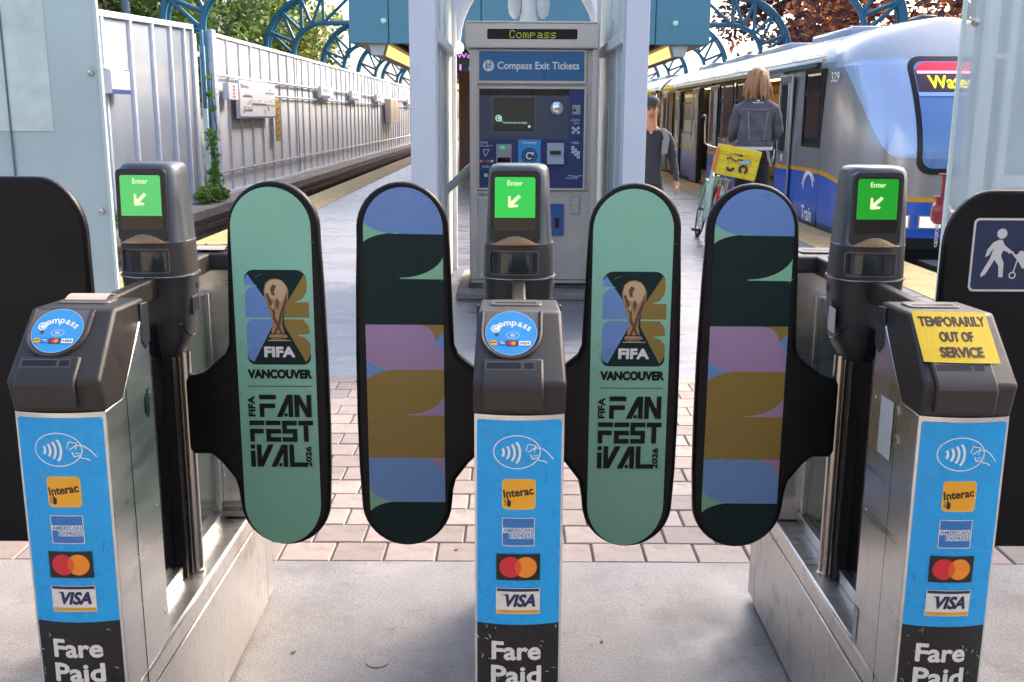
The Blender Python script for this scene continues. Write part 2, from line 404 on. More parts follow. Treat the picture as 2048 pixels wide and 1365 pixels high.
def scuffs(parent, seed):
    rnd = random.Random(seed + 50); Q = Print()
    for i in range(9 + 5*seed):
        sx, sy = rnd.choice((-1, 1)) * rnd.uniform(.035, .074), rnd.uniform(.37, .515); a = rnd.uniform(.6, 2.4); l_ = rnd.uniform(.003, .009)
        Q.line([(sx, sy), (sx + l_*.6*cos(a), sy + l_*.6*sin(a)), (sx + l_*cos(a + .5), sy + l_*sin(a + .5))], rnd.uniform(.0004, .001), M_cream)
    for i in range(5):
        sx, sy = rnd.choice((-1, 1)) * rnd.uniform(.05, .074), rnd.uniform(.53, .9); Q.line([(sx, sy), (sx + rnd.uniform(-.003, .003), sy - rnd.uniform(.006, .02))], .0007, M_blue2 if i < 3 else M_navy)
    Q.build('scuff_marks', parent, lambda u, v, l: (u, front_y(u) - l - .0022, v))
STK = []
def front_sticker(parent, seed):
    if STK:
        for o_ in STK: share(o_, o_.name.split('.')[0], parent, Matrix())
        scuffs(parent, seed); return
    rnd = random.Random(seed)
    mapf = lambda u, v, l: (u, front_y(u) - l, v)
    cuts = [i * .009 for i in range(-9, 10)]
    P = Print()
    P.poly([(-.077, .521), (.077, .521)] + rrect(-.077, .80, .077, .918, .006)[6:18] , M_blue) if False else P.poly(
        [(-.0765, .521), (.0765, .521), (.0765, .912)] + arcp(.0705, .912, .006, 0, 90, 4) + arcp(-.0705, .912, .006, 90, 180, 4), M_blue)
    # faint ring pattern printed in the blue
    P.lay += 1
    for i in range(26):
        cx, cy = rnd.uniform(-.066, .066), rnd.uniform(.54, .905); r = rnd.uniform(.005, .0085)
        P.line(arcp(cx, cy, r, rnd.uniform(0, 90), rnd.uniform(200, 340), 12), .0009, M_blue2, up=(i % 9 == 0))
    contactless(P, -.004, .859, 1.0, M_wh)
    # yellow card mark
    P.poly(rrect(-.0305, .7495, .0305, .8085, .008), MATS.get('print_tan') or mat('print_tan', '#e0bf78', .4))
    P.poly(rrect(-.029, .751, .029, .807, .007), M_orange)
    P.text('Interac', 0, .7755, .0155, M_bk, .014, fat=.0004, rot=.14, width=.054)
    P.poly([(-.0215, .756), (-.0165, .7545), (-.0145, .7585), (-.0145, .7665), (-.018, .768), (-.0195, .774), (-.021, .773), (-.0215, .765)], M_bk)
    for k in range(3): P.rect(-.0265, .7585 + .004*k, -.0235, .7605 + .004*k, M_bk)
    # square blue card mark
    P.rect(-.0305, .6785, .0295, .734, M_cream); P.rect(-.029, .680, .028, .7325, M_amex)
    P.rect(-.029, .7045, .0265, .7145, M_cream); P.text('AMERICAN', -.0015, .7056, .0078, M_amex, .02, width=.053)
    P.rect(-.0175, .6935, .0285, .7035, M_cream); P.text('EXPRESS', .0055, .6946, .0078, M_amex, .02, width=.0445)
    # two-circle card mark
    P.rect(-.041, .611, .040, .663, M_bk)
    P.poly(arcp(-.0145, .637, .0205, 0, 360, 30)[:-1], M_red); P.poly(arcp(.0135, .637, .0205, 0, 360, 30)[:-1], M_orange2)
    t = math.degrees(math.acos(.014/.0205)); P.poly(arcp(-.0145, .637, .0205, -t, t, 12) + arcp(.0135, .637, .0205, 180-t, 180+t, 12)[1:-1], M_mix)
    # white card mark
    P.rect(-.0412, .5435, .0402, .5955, M_cream); P.rect(-.0398, .5885, .0388, .5943, M_navy); P.rect(-.0398, .5447, .0388, .5515, M_gold)
    P.text('VISA', .004, .5585, .0245, M_navy, .02, shear=.28, width=.054, fat=.0009)
    P.poly([(-.030, .583), (-.0205, .583), (-.016, .572), (-.021, .579)], M_navy)
    STK.append(P.build('payment_sticker', parent, mapf, cuts))
    Q = Print()
    Q.rect(-.0765, .355, .0765, .5205, M_bk)
    Q.text('Fare', -.003, .4485, .0365, M_cream, .014, width=.091, fat=.0009)
    Q.text('Paid', -.003, .398, .0375, M_cream, .014, width=.093, fat=.0009)
    STK.append(Q.build('fare_paid_sticker', parent, mapf, cuts)); scuffs(parent, seed)

# reader head slope frame
ST = Vector((0, -.479, 1.0975)); SB = Vector((0, -.590, .988)); SD = (SB - ST).normalized(); SN = Vector((0, SD.z, -SD.y)); SN = -SN if SN.z < 0 else SN
def slope(u, s_, lift=0.0):
    bl = .009 * max(0, 1 - (u / .081) ** 2) * (.3 + .7 * s_ / .156)     # the face of the head is slightly domed
    return ST + SD * s_ + SN * lift + Vector((u, -bl, 0))
SPANEL = lambda u, v, l: slope(u, v, l)

def reader_head(parent, slotpaper, seed):
    prof = [(-.574, .925), (-.590, .988), (-.479, 1.0975), (-.33, 1.092), (-.322, 1.05), (-.375, 1.035), (-.488, .925)]
    fr = [1, 1, .3, 0, 0, 0, 0]; hw = [.0825, .0835, .0775, .0765, .0765, .079, .0825]
    b = MB(); rings = []
    for t in (-1, -.8, -.4, 0, .4, .8, 1):
        rings.append([(hw[i]*t, p[0] - fr[i]*.009*(1-t*t), p[1]) for i, p in enumerate(prof)])
    b.loft(rings); h = b.build('reader_head', M_head, parent, bevel=.007, seg=3, smooth=40)
    # side wings that close the head towards the pylon
    for s_ in (-1, 1):
        q = MB().prism([(-.375, 1.012), (-.352, .992), (-.3285, 1.005), (-.3285, 1.083), (-.366, 1.086)], s_*.0772, s_*.0835, 'x')
        q.build('side_wing', M_head_d, h, bevel=.002)
    # recessed channel around the disc and lower flap (raised rim made of a swept bar)
    rim = []
    c0, cs, R = -.0155, .050, .0535
    pts = [slope(-.067, .004, .001)] + [slope(c0 + R*cos(radians(a)), cs - R*sin(radians(a)), .001) for a in range(180, 361, 15)] + [slope(.039, .004, .001)]
    MB().tube(pts, .0042, 8).build('disc_rim', M_head, h)
    Print().rect(-.064, .004, .034, .056, mat('plate_grey', '#6f6864', .4, 0, rvar=.1)).build('disc_plate', h, SPANEL, [i*.008 for i in range(-9, 6)], base=.0012)
    P = Print(.00004)
    yy = lambda s_: s_
    P.poly([(c0 + .0475*cos(radians(a)), cs + .0475*sin(radians(a))) for a in range(0, 360, 8)], mat('disc_edge', '#9fb9c9', .3))
    P.poly([(c0 + .0460*cos(radians(a)), cs + .0460*sin(radians(a))) for a in range(0, 360, 8)], M_disc)
    # v axis points down the slope, so print is mirrored in v
    word = 'ompass'; adv = (-.0145, -.003, .0085, .0185, .0275, .0355)
    for i, ch in enumerate(word):
        rr = .046; a = pi/2 - (adv[i] - .0035)/rr
        x = c0 + rr*cos(a); s_ = cs + .0295 - rr*sin(a)
        vs, fs, x0, x1, y0, y1 = text_polys(ch, .024)
        sc = .0192; rot = a - pi/2; out = []
        for p, q in vs:
            p = (p - (x0+x1)/2)*sc; q = q*sc
            out.append((x + p*cos(rot) - q*sin(rot), s_ - (p*sin(rot) + q*cos(rot))))
        P.lay += 1; P.items.append((out, fs, P.mi(M_wh), P.lay))
    cx, cy = c0 - .0285, cs - .0088
    P.poly([(cx + .0085*cos(radians(a)), cy + .0085*sin(radians(a))) for a in range(0, 360, 15)], M_wh)
    P.line([(cx + .005*cos(radians(a)), cy + .005*sin(radians(a))) for a in range(50, 320, 20)], .0016, M_disc)
    P.poly([(cx+.003, cy-.0085), (cx+.0105, cy-.0085), (cx+.0095, cy)], M_wh)
    P.poly([(c0-.026 + .0036*cos(radians(a)), cs+.004 + .0036*sin(radians(a))) for a in range(0, 360, 30)], M_grey)
    P.line([(c0+.003 + .0115*cos(radians(a)), cs+.005 + .007*sin(radians(a))) for a in range(0, 360, 24)], .0007, M_wh, closed=True)
    for i in range(3): P.line([(c0-.003+.003*i + .003*cos(radians(a)), cs+.005 + .0045*sin(radians(a))) for a in range(-50, 51, 25)], .0012, M_wh)
    s0 = cs + .0165
    P.poly(rrect(c0-.0375, s0, c0-.0255, s0+.0105, .003), M_orange); P.line([(c0-.0365, s0+.0055), (c0-.027, s0+.0035)], .0016, M_bk)
    P.rect(c0-.0225, s0+.001, c0-.0115, s0+.010, M_amex); P.line([(c0-.0215, s0+.0035), (c0-.0125, s0+.0035)], .0012, M_wh); P.line([(c0-.019, s0+.0065), (c0-.0115, s0+.0065)], .0012, M_wh)
    P.rect(c0-.009, s0, c0+.0115, s0+.0115, mat('print_maroon', '#3f2a35', .4))
    P.poly([(c0-.002+.0045*cos(radians(a)), s0+.0058+.0045*sin(radians(a))) for a in range(0, 360, 24)], M_red)
    P.poly([(c0+.0045+.0045*cos(radians(a)), s0+.0058+.0045*sin(radians(a))) for a in range(0, 360, 24)], M_orange2)
    P.rect(c0+.0145, s0+.001, c0+.035, s0+.0105, M_wh)
    vs, fs, x0, x1, y0, y1 = text_polys('VISA', .03, .25)
    P.lay += 1; P.items.append(([(c0+.0165 + (a-x0)*.0165/(x1-x0), s0+.0085 - (b_-y0)*.0055/(y1-y0)) for a, b_ in vs], fs, P.mi(M_navy), P.lay))
    P.build('reader_disc', h, SPANEL, [i*.008 for i in range(-9, 6)], base=.0022)
    # lower flap: raised panel wrapping over the edge, with two slots
    e = .0035
    flap = MB()
    xs = (-.066, .0425)
    pr = [slope(0, .106), slope(0, .156, 0), Vector((0, -.602, .985)), Vector((0, -.598, .937))]
    def off(p, n_, d): return p + n_ * d
    n_f = Vector((0, -1, -.1)).normalized()
    rings = []
    for x in xs:
        rings.append([Vector((x, 0, 0)) + q for q in (slope(0, .104, e), slope(0, .150, e), Vector((0, -.6045, .982)), Vector((0, -.599, .938)), Vector((0, -.585, .938)), Vector((0, -.58, .985)), slope(0, .15, -.006), slope(0, .104, -.006))])
    flap.loft(rings)
    fl = flap.build('flap', M_head, h, bevel=.004, seg=2)
    Q = Print()
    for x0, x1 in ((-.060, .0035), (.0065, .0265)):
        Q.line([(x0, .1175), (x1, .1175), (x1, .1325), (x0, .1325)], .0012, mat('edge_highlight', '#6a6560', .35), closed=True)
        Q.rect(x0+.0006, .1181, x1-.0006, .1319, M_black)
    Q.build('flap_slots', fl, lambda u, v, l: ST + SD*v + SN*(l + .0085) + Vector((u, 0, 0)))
    # top: ticket slot
    T = MB().prism(rrect(-.056, -.425, .043, -.368, .012, 4), 1.086, 1.0985, 'z')
    ts = T.build('ticket_slot', mat('slot_cover', '#5d5753', .35, 0, rvar=.1), h, bevel=.002)
    MB().box(-.046, .032, -.409, -.4035, 1.0983, 1.0991).build('slit', M_gloss, ts)
    if slotpaper:
        pr_ = [(-.40 + .055*t, 1.0995 + .007*sin(pi*t)) for t in (0, .2, .4, .6, .8, 1)]
        prof = [(y, z) for y, z in pr_] + [(y, z - .0012) for y, z in pr_[::-1]]
        MB().prism(prof, -.05, .028, 'x').build('curled_flap', mat('slot_paper', '#b3a498', .5), ts, smooth=60)
    return h

def pylon(parent, idx):
    """round display pylon at the middle of the gate"""
    b = MB(); R = []
    for z, rx, ry in ((.887, .026, .034), (.892, .034, .042), (.925, .058, .058), (.945, .068, .064), (.985, .0745, .069), (1.075, .0805, .075), (1.088, .082, .0765)):
        R.append(superring(z, rx, ry, e=2.6))
    b.loft(R); p = b.build('pylon', M_head_d, parent, smooth=40)
    b = MB(); R = [superring(z, rx, ry, e=2.6) for z, rx, ry in ((1.0885, .0835, .078), (1.0935, .084, .0785), (1.0945, .0812, .0757), (1.158, .0788, .0735), (1.166, .0785, .073), (1.169, .0775, .072))]
    b.loft(R); b.build('collar', M_head, p, smooth=40)
    b = MB(); R = [superring(z, rx, ry, e=3.4, front=fr) for z, rx, ry, fr in ((1.168, .0765, .071, -.071), (1.172, .0755, .070, -.068), (1.25, .0715, .067, -.0655), (1.315, .0685, .065, -.064), (1.332, .066, .062, -.0605), (1.340, .060, .055, -.054), (1.343, .05, .045, -.045))]
    b.loft(R); hd = b.build('display_housing', M_grey, p, smooth=50)
    # black bezel on the front, leaning back with the housing
    lean = lambda u, v, l: (u, -.0715 + (v - 1.17) * .045 - l, v)
    bz = MB(); o2 = rrect(-.063, 1.172, .047, 1.331, .012)
    bz.add([lean(u, v, .0025) for u, v in o2] + [lean(u, v, -.012) for u, v in o2],
           [tuple(range(len(o2)))] + [(i, (i+1) % len(o2), (i+1) % len(o2) + len(o2), i + len(o2)) for i in range(len(o2))])
    bz.build('bezel', M_head_d, hd, smooth=30)
    P = Print(); cx = -.009
    P.poly(rrect(cx-.049, 1.196, cx+.049, 1.3215, .008), M_black)
    P.poly(rrect(cx-.0455, 1.1995, cx+.0455, 1.318, .006), M_gloss)
    g = (mat('screen_green_pale', '#4fb55e', .3, emit=.15), mat('screen_green', '#22b344', .3, emit=.16), mat('screen_green_deep', '#07921b', .3, emit=.13))[idx]  # left screen is paler: a reflection mixed into its green
    y0 = 1.2285
    P.poly([(cx-.0445, y0), (cx+.0445, y0), (cx+.0445, 1.312)] + arcp(cx+.0395, 1.312, .005, 0, 90, 4) + arcp(cx-.0395, 1.312, .005, 90, 180, 4), g)
    sw = mat('screen_text', '#e3f0b8', .4, emit=.13)
    P.text('Enter', cx, 1.2985, .0112, sw, .012)
    ax, az = cx - .006, 1.252
    P.poly([(ax-.009, az+.024), (ax-.004, az+.024), (ax-.003, az+.012), (ax+.014, az+.027), (ax+.019, az+.022), (ax+.003, az+.006), (ax+.013, az+.005), (ax+.0125, az), (ax-.007, az-.0015), (ax-.0095, az+.001)], sw)
    P.build('screen', hd, lean, base=.0031)
    # copper lens
    ln = MB(); n = 16; top = [( -.062 + .108*i/n, 1.1695 + .0185*sin(pi*i/n)**1.3) for i in range(n+1)]
    v = []; f = []
    for i, (u, z) in enumerate(top):
        bul = .010*sin(pi*i/n)
        v += [lean(u, 1.1685, .003 + bul), lean(u, (z + 1.1685)/2, .004 + bul*.75), lean(u, z, .0032)]
    for i in range(n): f += [(3*i, 3*i+3, 3*i+4, 3*i+1), (3*i+1, 3*i+4, 3*i+5, 3*i+2)]
    ln.add(v, f); ln.build('lens', mat('copper_lens', '#9a7b58', .28, .55, rvar=.08, vscale=30), hd, smooth=60)
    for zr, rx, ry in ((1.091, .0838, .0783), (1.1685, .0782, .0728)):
        MB().tube(superring(zr, rx, ry, e=2.6), .0017, 6, closed=True).build('lip_highlight', mat('lip_highlight_grey', '#8d9196', .25, .5), p, smooth=60)  # lighter rings paint the rim highlights of the collar as colour
    # window in the collar
    def col(u, v, l):
        c = min(1, abs(u) / .079); return (u, -.0742 * (1 - c**2.6) ** (1/2.6) - l - .0005, v)
    cuts = [i*.008 for i in range(-9, 10)]
    P = Print(.0004); P.poly(rrect(-.0665, 1.1005, .0455, 1.1555, .007), mat('window_rim_highlight', '#5a5c60', .3)); P.poly(rrect(-.064, 1.103, .043, 1.153, .006), M_black)  # window frame outlined lighter, its edge highlight painted in
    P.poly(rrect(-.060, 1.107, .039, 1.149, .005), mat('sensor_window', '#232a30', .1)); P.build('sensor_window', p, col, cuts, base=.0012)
    # vents, lock and seam on the lane sides
    for s_ in (-1, 1):
        fr_ = MB().prism(rrect(-.028, .998, .022, 1.040, .004, 3), s_*.0725, s_*.0785, 'x'); fo = fr_.build('vent_frame', M_head, p, bevel=.001)
        for k in (0, 1): MB().prism(rrect(-.022 + .022*k, 1.003, -.006 + .022*k, 1.035, .002, 2), s_*.0782, s_*.0789, 'x').build('vent', M_gloss, fo)
        MB().lathe([(.001, s_*.076), (.009, s_*.076), (.009, s_*.082), (.006, s_*.083), (.001, s_*.083)], 14, (0, .012, 1.064), 'x').build('lock', M_grey, p)
        MB().tube([(s_*.030, -.0735, .985), (s_*.052, -.069, .985), (s_*.062, -.063, .982), (s_*.066, -.059, .965), (s_*.073, -.045, .952), (s_*.0765, -.02, .952)], .0018, 6).build('seam', M_gloss, p)
    return p

PAD = [(0, .668), (.015, .6557), (.055, .6557), (.075, .637), (.107, .594), (.114, .566)] + \
      [(.2255 + .1085*cos(radians(a)), .535 + .11*sin(radians(a))) for a in range(182, 360, 9)] + \
      [(.338, .62), (.340, .75), (.339, .9), (.335, 1.07), (.331, 1.16)] + \
      [(.2255 + .105*cos(radians(a)), 1.197 + .105*sin(radians(a))) for a in range(2, 180, 9)] + \
      [(.1175, 1.15), (.113, 1.03), (.109, .925), (.100, .903), (.070, .878), (.045, .859), (.030, .854), (.012, .851), (0, .838)]
CAPS = [(.2205 + .0915*cos(radians(a)), .535 + .104*sin(radians(a))) for a in range(180, 361, 9)] + \
       [(.2205 + .0915*cos(radians(a)), 1.197 + .0925*sin(radians(a))) for a in range(0, 181, 9)]
G_green = mat('print_mint', '#87c4a9', .34, rvar=.1, var=.05, vscale=5); G_lt = mat('print_leaf_green', '#80bb96', .34, rvar=.1)
G_blue = mat('print_cornflower', '#6088c0', .34, rvar=.1); G_dark = mat('print_deep_green', '#122a2b', .45, spec=.18, var=.1, vscale=5)
G_pink = mat('print_mauve', '#a386aa', .34, rvar=.1); G_olive = mat('print_olive', '#8c7428', .34, rvar=.1); G_sky = mat('print_dusty_blue', '#6793cb', .34, rvar=.1)
G_ink = mat('print_ink', '#0e1415', .5, spec=.2); G_tan = mat('print_trophy', '#a9845c', .42, var=.35, vscale=60); G_tan2 = mat('print_trophy_dark', '#5e3f22', .42)
G_tan3 = mat('print_trophy_light', '#cfae84', .42)

def letters(P, word, x, z, w_, h, th, gap, m):
    """heavy stencil capitals; x = left edge, w_ = letter width, h = height, th = stroke"""
    T = th; c = T/2
    dot = lambda cx, cz, r: P.poly(arcp(cx, cz, r, 0, 360, 14)[:-1], m)
    for j, ch in enumerate(word):
        W = w_ if ch != 'i' else T
        line = lambda *pts: P.line([(x + c + u*(W - T), z + c + v*(h - T)) for u, v in pts], T, m)
        if j and ch == 'A': x -= (.1 if word[j-1] == 'F' else .30)*w_
        sl = h/(W - 1.25*T) if W > 1.3*T else 0
        Ap = [(0, 0), (1.2*T, 0), (W-T, sl*(W - 2.2*T)), (W-T, 0), (W, 0), (W, h), (W-1.25*T, h)]
        if ch == 'F': P.rect(x, z+h-T, x+W, z+h, m); line((0, -c/(h-T)), (0, .5), (.9 + c/(W-T), .5))
        elif ch == 'E': P.rect(x, z+h-T, x+W, z+h, m); line((1 + c/(W-T), .5), (0, .5), (0, 0), (1 + c/(W-T), 0))
        elif ch == 'S': line((1 + c/(W-T), 1), (0, 1), (0, .5), (1, .5), (1, 0), (-c/(W-T), 0))
        elif ch == 'T': P.rect(x, z+h-T, x+W, z+h, m); P.rect(x+W/2-c, z, x+W/2+c, z+h-T*1.02, m)
        elif ch == 'L': line((0, 1 + c/(h-T)), (0, 0), (1 + c/(W-T), 0))
        elif ch == 'i': P.rect(x, z, x+T, z+h*.72, m); dot(x+c, z+h-c*.9, c*1.05)
        elif ch == 'A': P.poly([(x+u, z+v) for u, v in Ap], m); dot(x + W*.56, z + c*.95, c*.8)
        elif ch == 'V': P.poly([(x+W-u, z+h-v) for u, v in Ap], m)
        elif ch == 'N':
            q = h/(W - 1.15*T)
            P.poly([(x+u, z+v) for u, v in ((0, 0), (0, h), (1.15*T, h), (W-T, h - q*(W - 2.15*T)), (W-T, h), (W, h), (W, 0), (W-1.15*T, 0), (T, q*(W - 2.15*T)), (T, 0))], m)
        x += W + gap

def print_festival(P):
    P.poly(CAPS, G_green)
    x0, x1, z0, z1 = .1545, .3015, .878, 1.1015           # emblem box
    W = x1 - x0; Hh = z1 - z0
    E = lambda u, v: (x0 + u*W, z0 + v*Hh)
    poly = lambda pts, m: P.poly([E(*p) for p in pts], m)
    # outline of the stacked shape
    poly([E_ for E_ in [(.10, 0), (.90, 0)]] + [(1 - .12 + .12*cos(radians(a)), .08 + .08*sin(radians(a))) for a in range(-90, 1, 18)] + [(1, .30), (.97, .46), (.97, .54), (.97, .90)] +
         [(.97-.16 + .16*cos(radians(a)), .90 + .10*sin(radians(a))) for a in range(0, 91, 18)] + [(.16 + .16*cos(radians(a)), .90 + .10*sin(radians(a))) for a in range(90, 181, 18)] +
         [(0, .5)] + [(.12 + .12*cos(radians(a)), .08 + .08*sin(radians(a))) for a in range(180, 271, 18)], G_dark)
    poly([(.05, .955), (.42, .60), (.42, .50), (0, .50), (0, .90)], G_sky)
    poly([(0, .485), (.42, .485), (.42, .42), (.10, .03), (.02, .06), (0, .14)], G_sky)
    poly([(.94, .955), (.62, .62), (.60, .50), (1.0, .50), (1.0, .66), (.97, .9)], G_olive)
    poly([(.60, .485), (1.0, .485), (1.0, .12), (.96, .06), (.92, .03), (.60, .42)], G_olive)
    # mint gaps that cut the digits
    poly([(-.02, .484), (.42, .484), (.42, .501), (-.02, .501)], G_green); poly([(.60, .484), (1.02, .484), (1.02, .501), (.60, .501)], G_green)
    poly([(-.02, .845), (.21, .838), (.10, .822), (.03, .785), (-.02, .72)], G_green)
    poly([(-.02, .485), (.10, .485), (.03, .455), (0, .40), (-.02, .38)], G_green)
    poly([(1.02, .665), (.78, .665), (.90, .70), (.965, .77), (.98, .84), (1.02, .84)], G_green)
    poly([(1.02, .485), (.90, .485), (.98, .42), (1.0, .33), (.80, .318), (.92, .29), (1.0, .23), (1.02, .2)], G_green)
    # trophy
    poly([(.38, .27), (.40, .37), (.42, .43), (.40, .52), (.36, .60), (.31, .70), (.30, .78), (.33, .86), (.41, .905), (.50, .91), (.59, .89), (.66, .83), (.685, .79), (.68, .72), (.66, .66), (.61, .58), (.575, .50), (.57, .42), (.59, .36), (.61, .27)], G_tan)
    poly(arcp(.49, .795, .17, 0, 360, 20, .105)[:-1], G_tan3)
    for pts in ([(.44, .85), (.40, .80), (.42, .74), (.47, .73), (.46, .78), (.50, .83)], [(.33, .75), (.37, .66), (.42, .57), (.45, .44), (.47, .45), (.46, .57), (.41, .68), (.36, .76)],
                [(.66, .78), (.62, .68), (.55, .57), (.50, .45), (.42, .32), (.45, .31), (.54, .43), (.59, .55), (.655, .66)], [(.50, .72), (.53, .66), (.50, .58), (.48, .64)], [(.42, .50), (.49, .40), (.55, .31), (.58, .32), (.52, .42), (.45, .52)]):
        poly(pts, G_tan2)
    poly([(.52, .70), (.58, .74), (.62, .71), (.56, .66)], G_tan3); poly([(.40, .62), (.45, .66), (.44, .58)], G_tan3)
    poly([(.36, .335), (.63, .335), (.68, .28), (.33, .28)], G_dark); poly([(.37, .325), (.62, .325), (.65, .29), (.35, .29)], G_tan)
    poly([(.33, .265), (.69, .265), (.69, .255), (.33, .255)], G_tan3)
    P.text('FIFA', *E(.51, .085), .0235, M_wh, .02, width=.070, fat=.0011)
    P.text('VANCOUVER', .2275, .8455, .0205, G_ink, .02, width=.148, fat=.0012)
    P.rect(.1525, .8253, .2995, .8266, G_ink)
    P.text('FIFA', .1655, .7525, .0155, G_ink, .02, rot=pi/2, width=.0495, align='l', fat=.0006)
    letters(P, 'FAN', .1760, .751, .0400, .0545, .0112, .0032, G_ink)
    letters(P, 'FEST', .1505, .690, .0352, .0520, .0112, .0032, G_ink)
    letters(P, 'iVAL', .1500, .6275, .0408, .0555, .0112, .0038, G_ink)
    P.text('2026', .2945, .6275, .0135, G_ink, .02, rot=pi/2, width=.051, align='l', fat=.0004)
    P.text('TM', .2985, .6265, .0025, G_ink)

def print_pattern(P):
    a, b = .1325, .3135                                # printed band, left and right edge (u runs left to right as seen)
    conv = CAPS2
    X = lambda px: a + (px - 732) / 155.0 * (b - a)
    ZT = [(340, 1.3291), (430, 1.2286), (492, 1.1582), (558, 1.0823), (648, .9771), (740, .8673), (831, .7566), (916, .6511), (1004, .5398), (1085, .4354)]
    def Z(py):
        for (a0, z0), (a1, z1) in zip(ZT, ZT[1:]):
            if py <= a1 or a1 == 1085: return z0 + (z1 - z0)*(py - a0)/(a1 - a0)
    def poly(pts, m): 
        q = clip([(X(x), Z(y)) for x, y in pts], conv); P.poly(q, m)
    q = lambda x0, y0, x1, y1, n=14, k='out': [(x0 + (x1-x0)*(sin(pi/2*i/n) if k == 'out' else 1-cos(pi/2*i/n)), y0 + (y1-y0)*((1-cos(pi/2*i/n)) if k == 'out' else sin(pi/2*i/n))) for i in range(n+1)]
    dn = lambda x0, y0, x1, y1: q(x0, y0, x1, y1, k='in')
    poly([(728, 380), (728, 650), (890, 650), (890, 340), (728, 340)], G_dark)
    poly([(728, 340), (890, 340), (890, 469)] + q(800, 468, 728, 432, k='out') , G_blue) if False else None
    # blue dome with a scooped lower left corner
    poly([(728, 340), (890, 340), (890, 469), (800, 468)] + dn(728, 432, 800, 468)[::-1], G_blue)
    poly([(728, 432)] + dn(728, 432, 800, 468) + dn(728, 494, 800, 466)[::-1], G_lt)
    poly(q(890, 500, 802, 556, k='in') + [(802, 558), (890, 559)], G_lt)
    poly([(728, 650), (890, 650), (890, 740), (728, 740)], G_pink)
    poly([(835, 650), (890, 650), (890, 690), (873, 682)] + q(835, 650, 870, 680)[::-1], G_olive)
    poly([(890, 662), (870, 682), (880, 695), (890, 712)], G_sky)
    poly([(728, 708)] + dn(728, 708, 795, 741) + dn(728, 772, 795, 740)[::-1], G_sky)
    poly([(795, 740), (890, 740), (890, 916), (728, 916)] + dn(728, 772, 795, 740), G_olive)
    poly(q(890, 778, 812, 829, k='in') + [(812, 831), (890, 831)], G_pink)
    poly([(728, 916), (890, 916), (890, 1004), (795, 1004)] + dn(728, 965, 795, 1004)[::-1], G_sky)
    poly([(830, 916), (890, 916), (890, 968)] + q(830, 916, 890, 968)[::-1], G_pink)
    poly([(728, 965)] + dn(728, 965, 795, 1004) + dn(728, 1034, 795, 1003)[::-1], G_lt)
    poly([(795, 1004), (890, 1004), (890, 1095), (728, 1095)] + dn(728, 1034, 795, 1004), G_dark)
CAPS2 = [p for p in [(.223 + .0905*cos(radians(a)), .535 + .1045*sin(radians(a))) for a in range(180, 361, 9)] + [(.223 + .0905*cos(radians(a)), 1.197 + .0935*sin(radians(a))) for a in range(0, 181, 9)]]

def paddle(parent, xt, d, kind, label):
    """flap hinged on the tube at local xt, reaching in direction d (+1 right, -1 left)"""
    e = thing('paddle', '', ''); del e["label"], e["category"]; e.parent = parent; e.location = (xt, 0, 0); e["label"] = label
    b = MB().prism([(d*u, z) for u, z in PAD], -.016, .016); pb = b.build('flap_body', M_rubber, e, bevel=.011, seg=4, smooth=50)
    P = Print(.00004)
    rs = random.Random(int(xt*1000) + len(label)); Q = Print(.00004)
    for i in range(16):                        # scuffs near the rim and on the print
        u_, v_ = rs.choice((rs.uniform(.14, .31), rs.choice((.137, .307)))), rs.uniform(.5, 1.25); a_ = rs.uniform(0, pi); l_ = rs.uniform(.004, .018)
        Q.line([(u_, v_), (u_ + l_*.5*cos(a_) + .001, v_ + l_*.5*sin(a_)), (u_ + l_*cos(a_), v_ + l_*sin(a_) - .001)], rs.uniform(.0003, .0007), mat('scuff', '#9aa7a2', .6) if i % 2 else G_ink)
    Q.build('scuffs', e, lambda u, v, l: (u if d > 0 else -(.446 - u), -.0196 - l, v))
    if kind == 'festival':
        print_festival(P)
        off = 0 if d > 0 else None
        mp = (lambda u, v, l: (u, -.016 - l, v))
        gr = P.build('printed_face', e, mp, base=.0008)
    else:
        print_pattern(P)
        mp = (lambda u, v, l: (-(.446 - u), -.016 - l, v))
        gr = P.build('printed_face', e, mp, base=.0008)
    return e

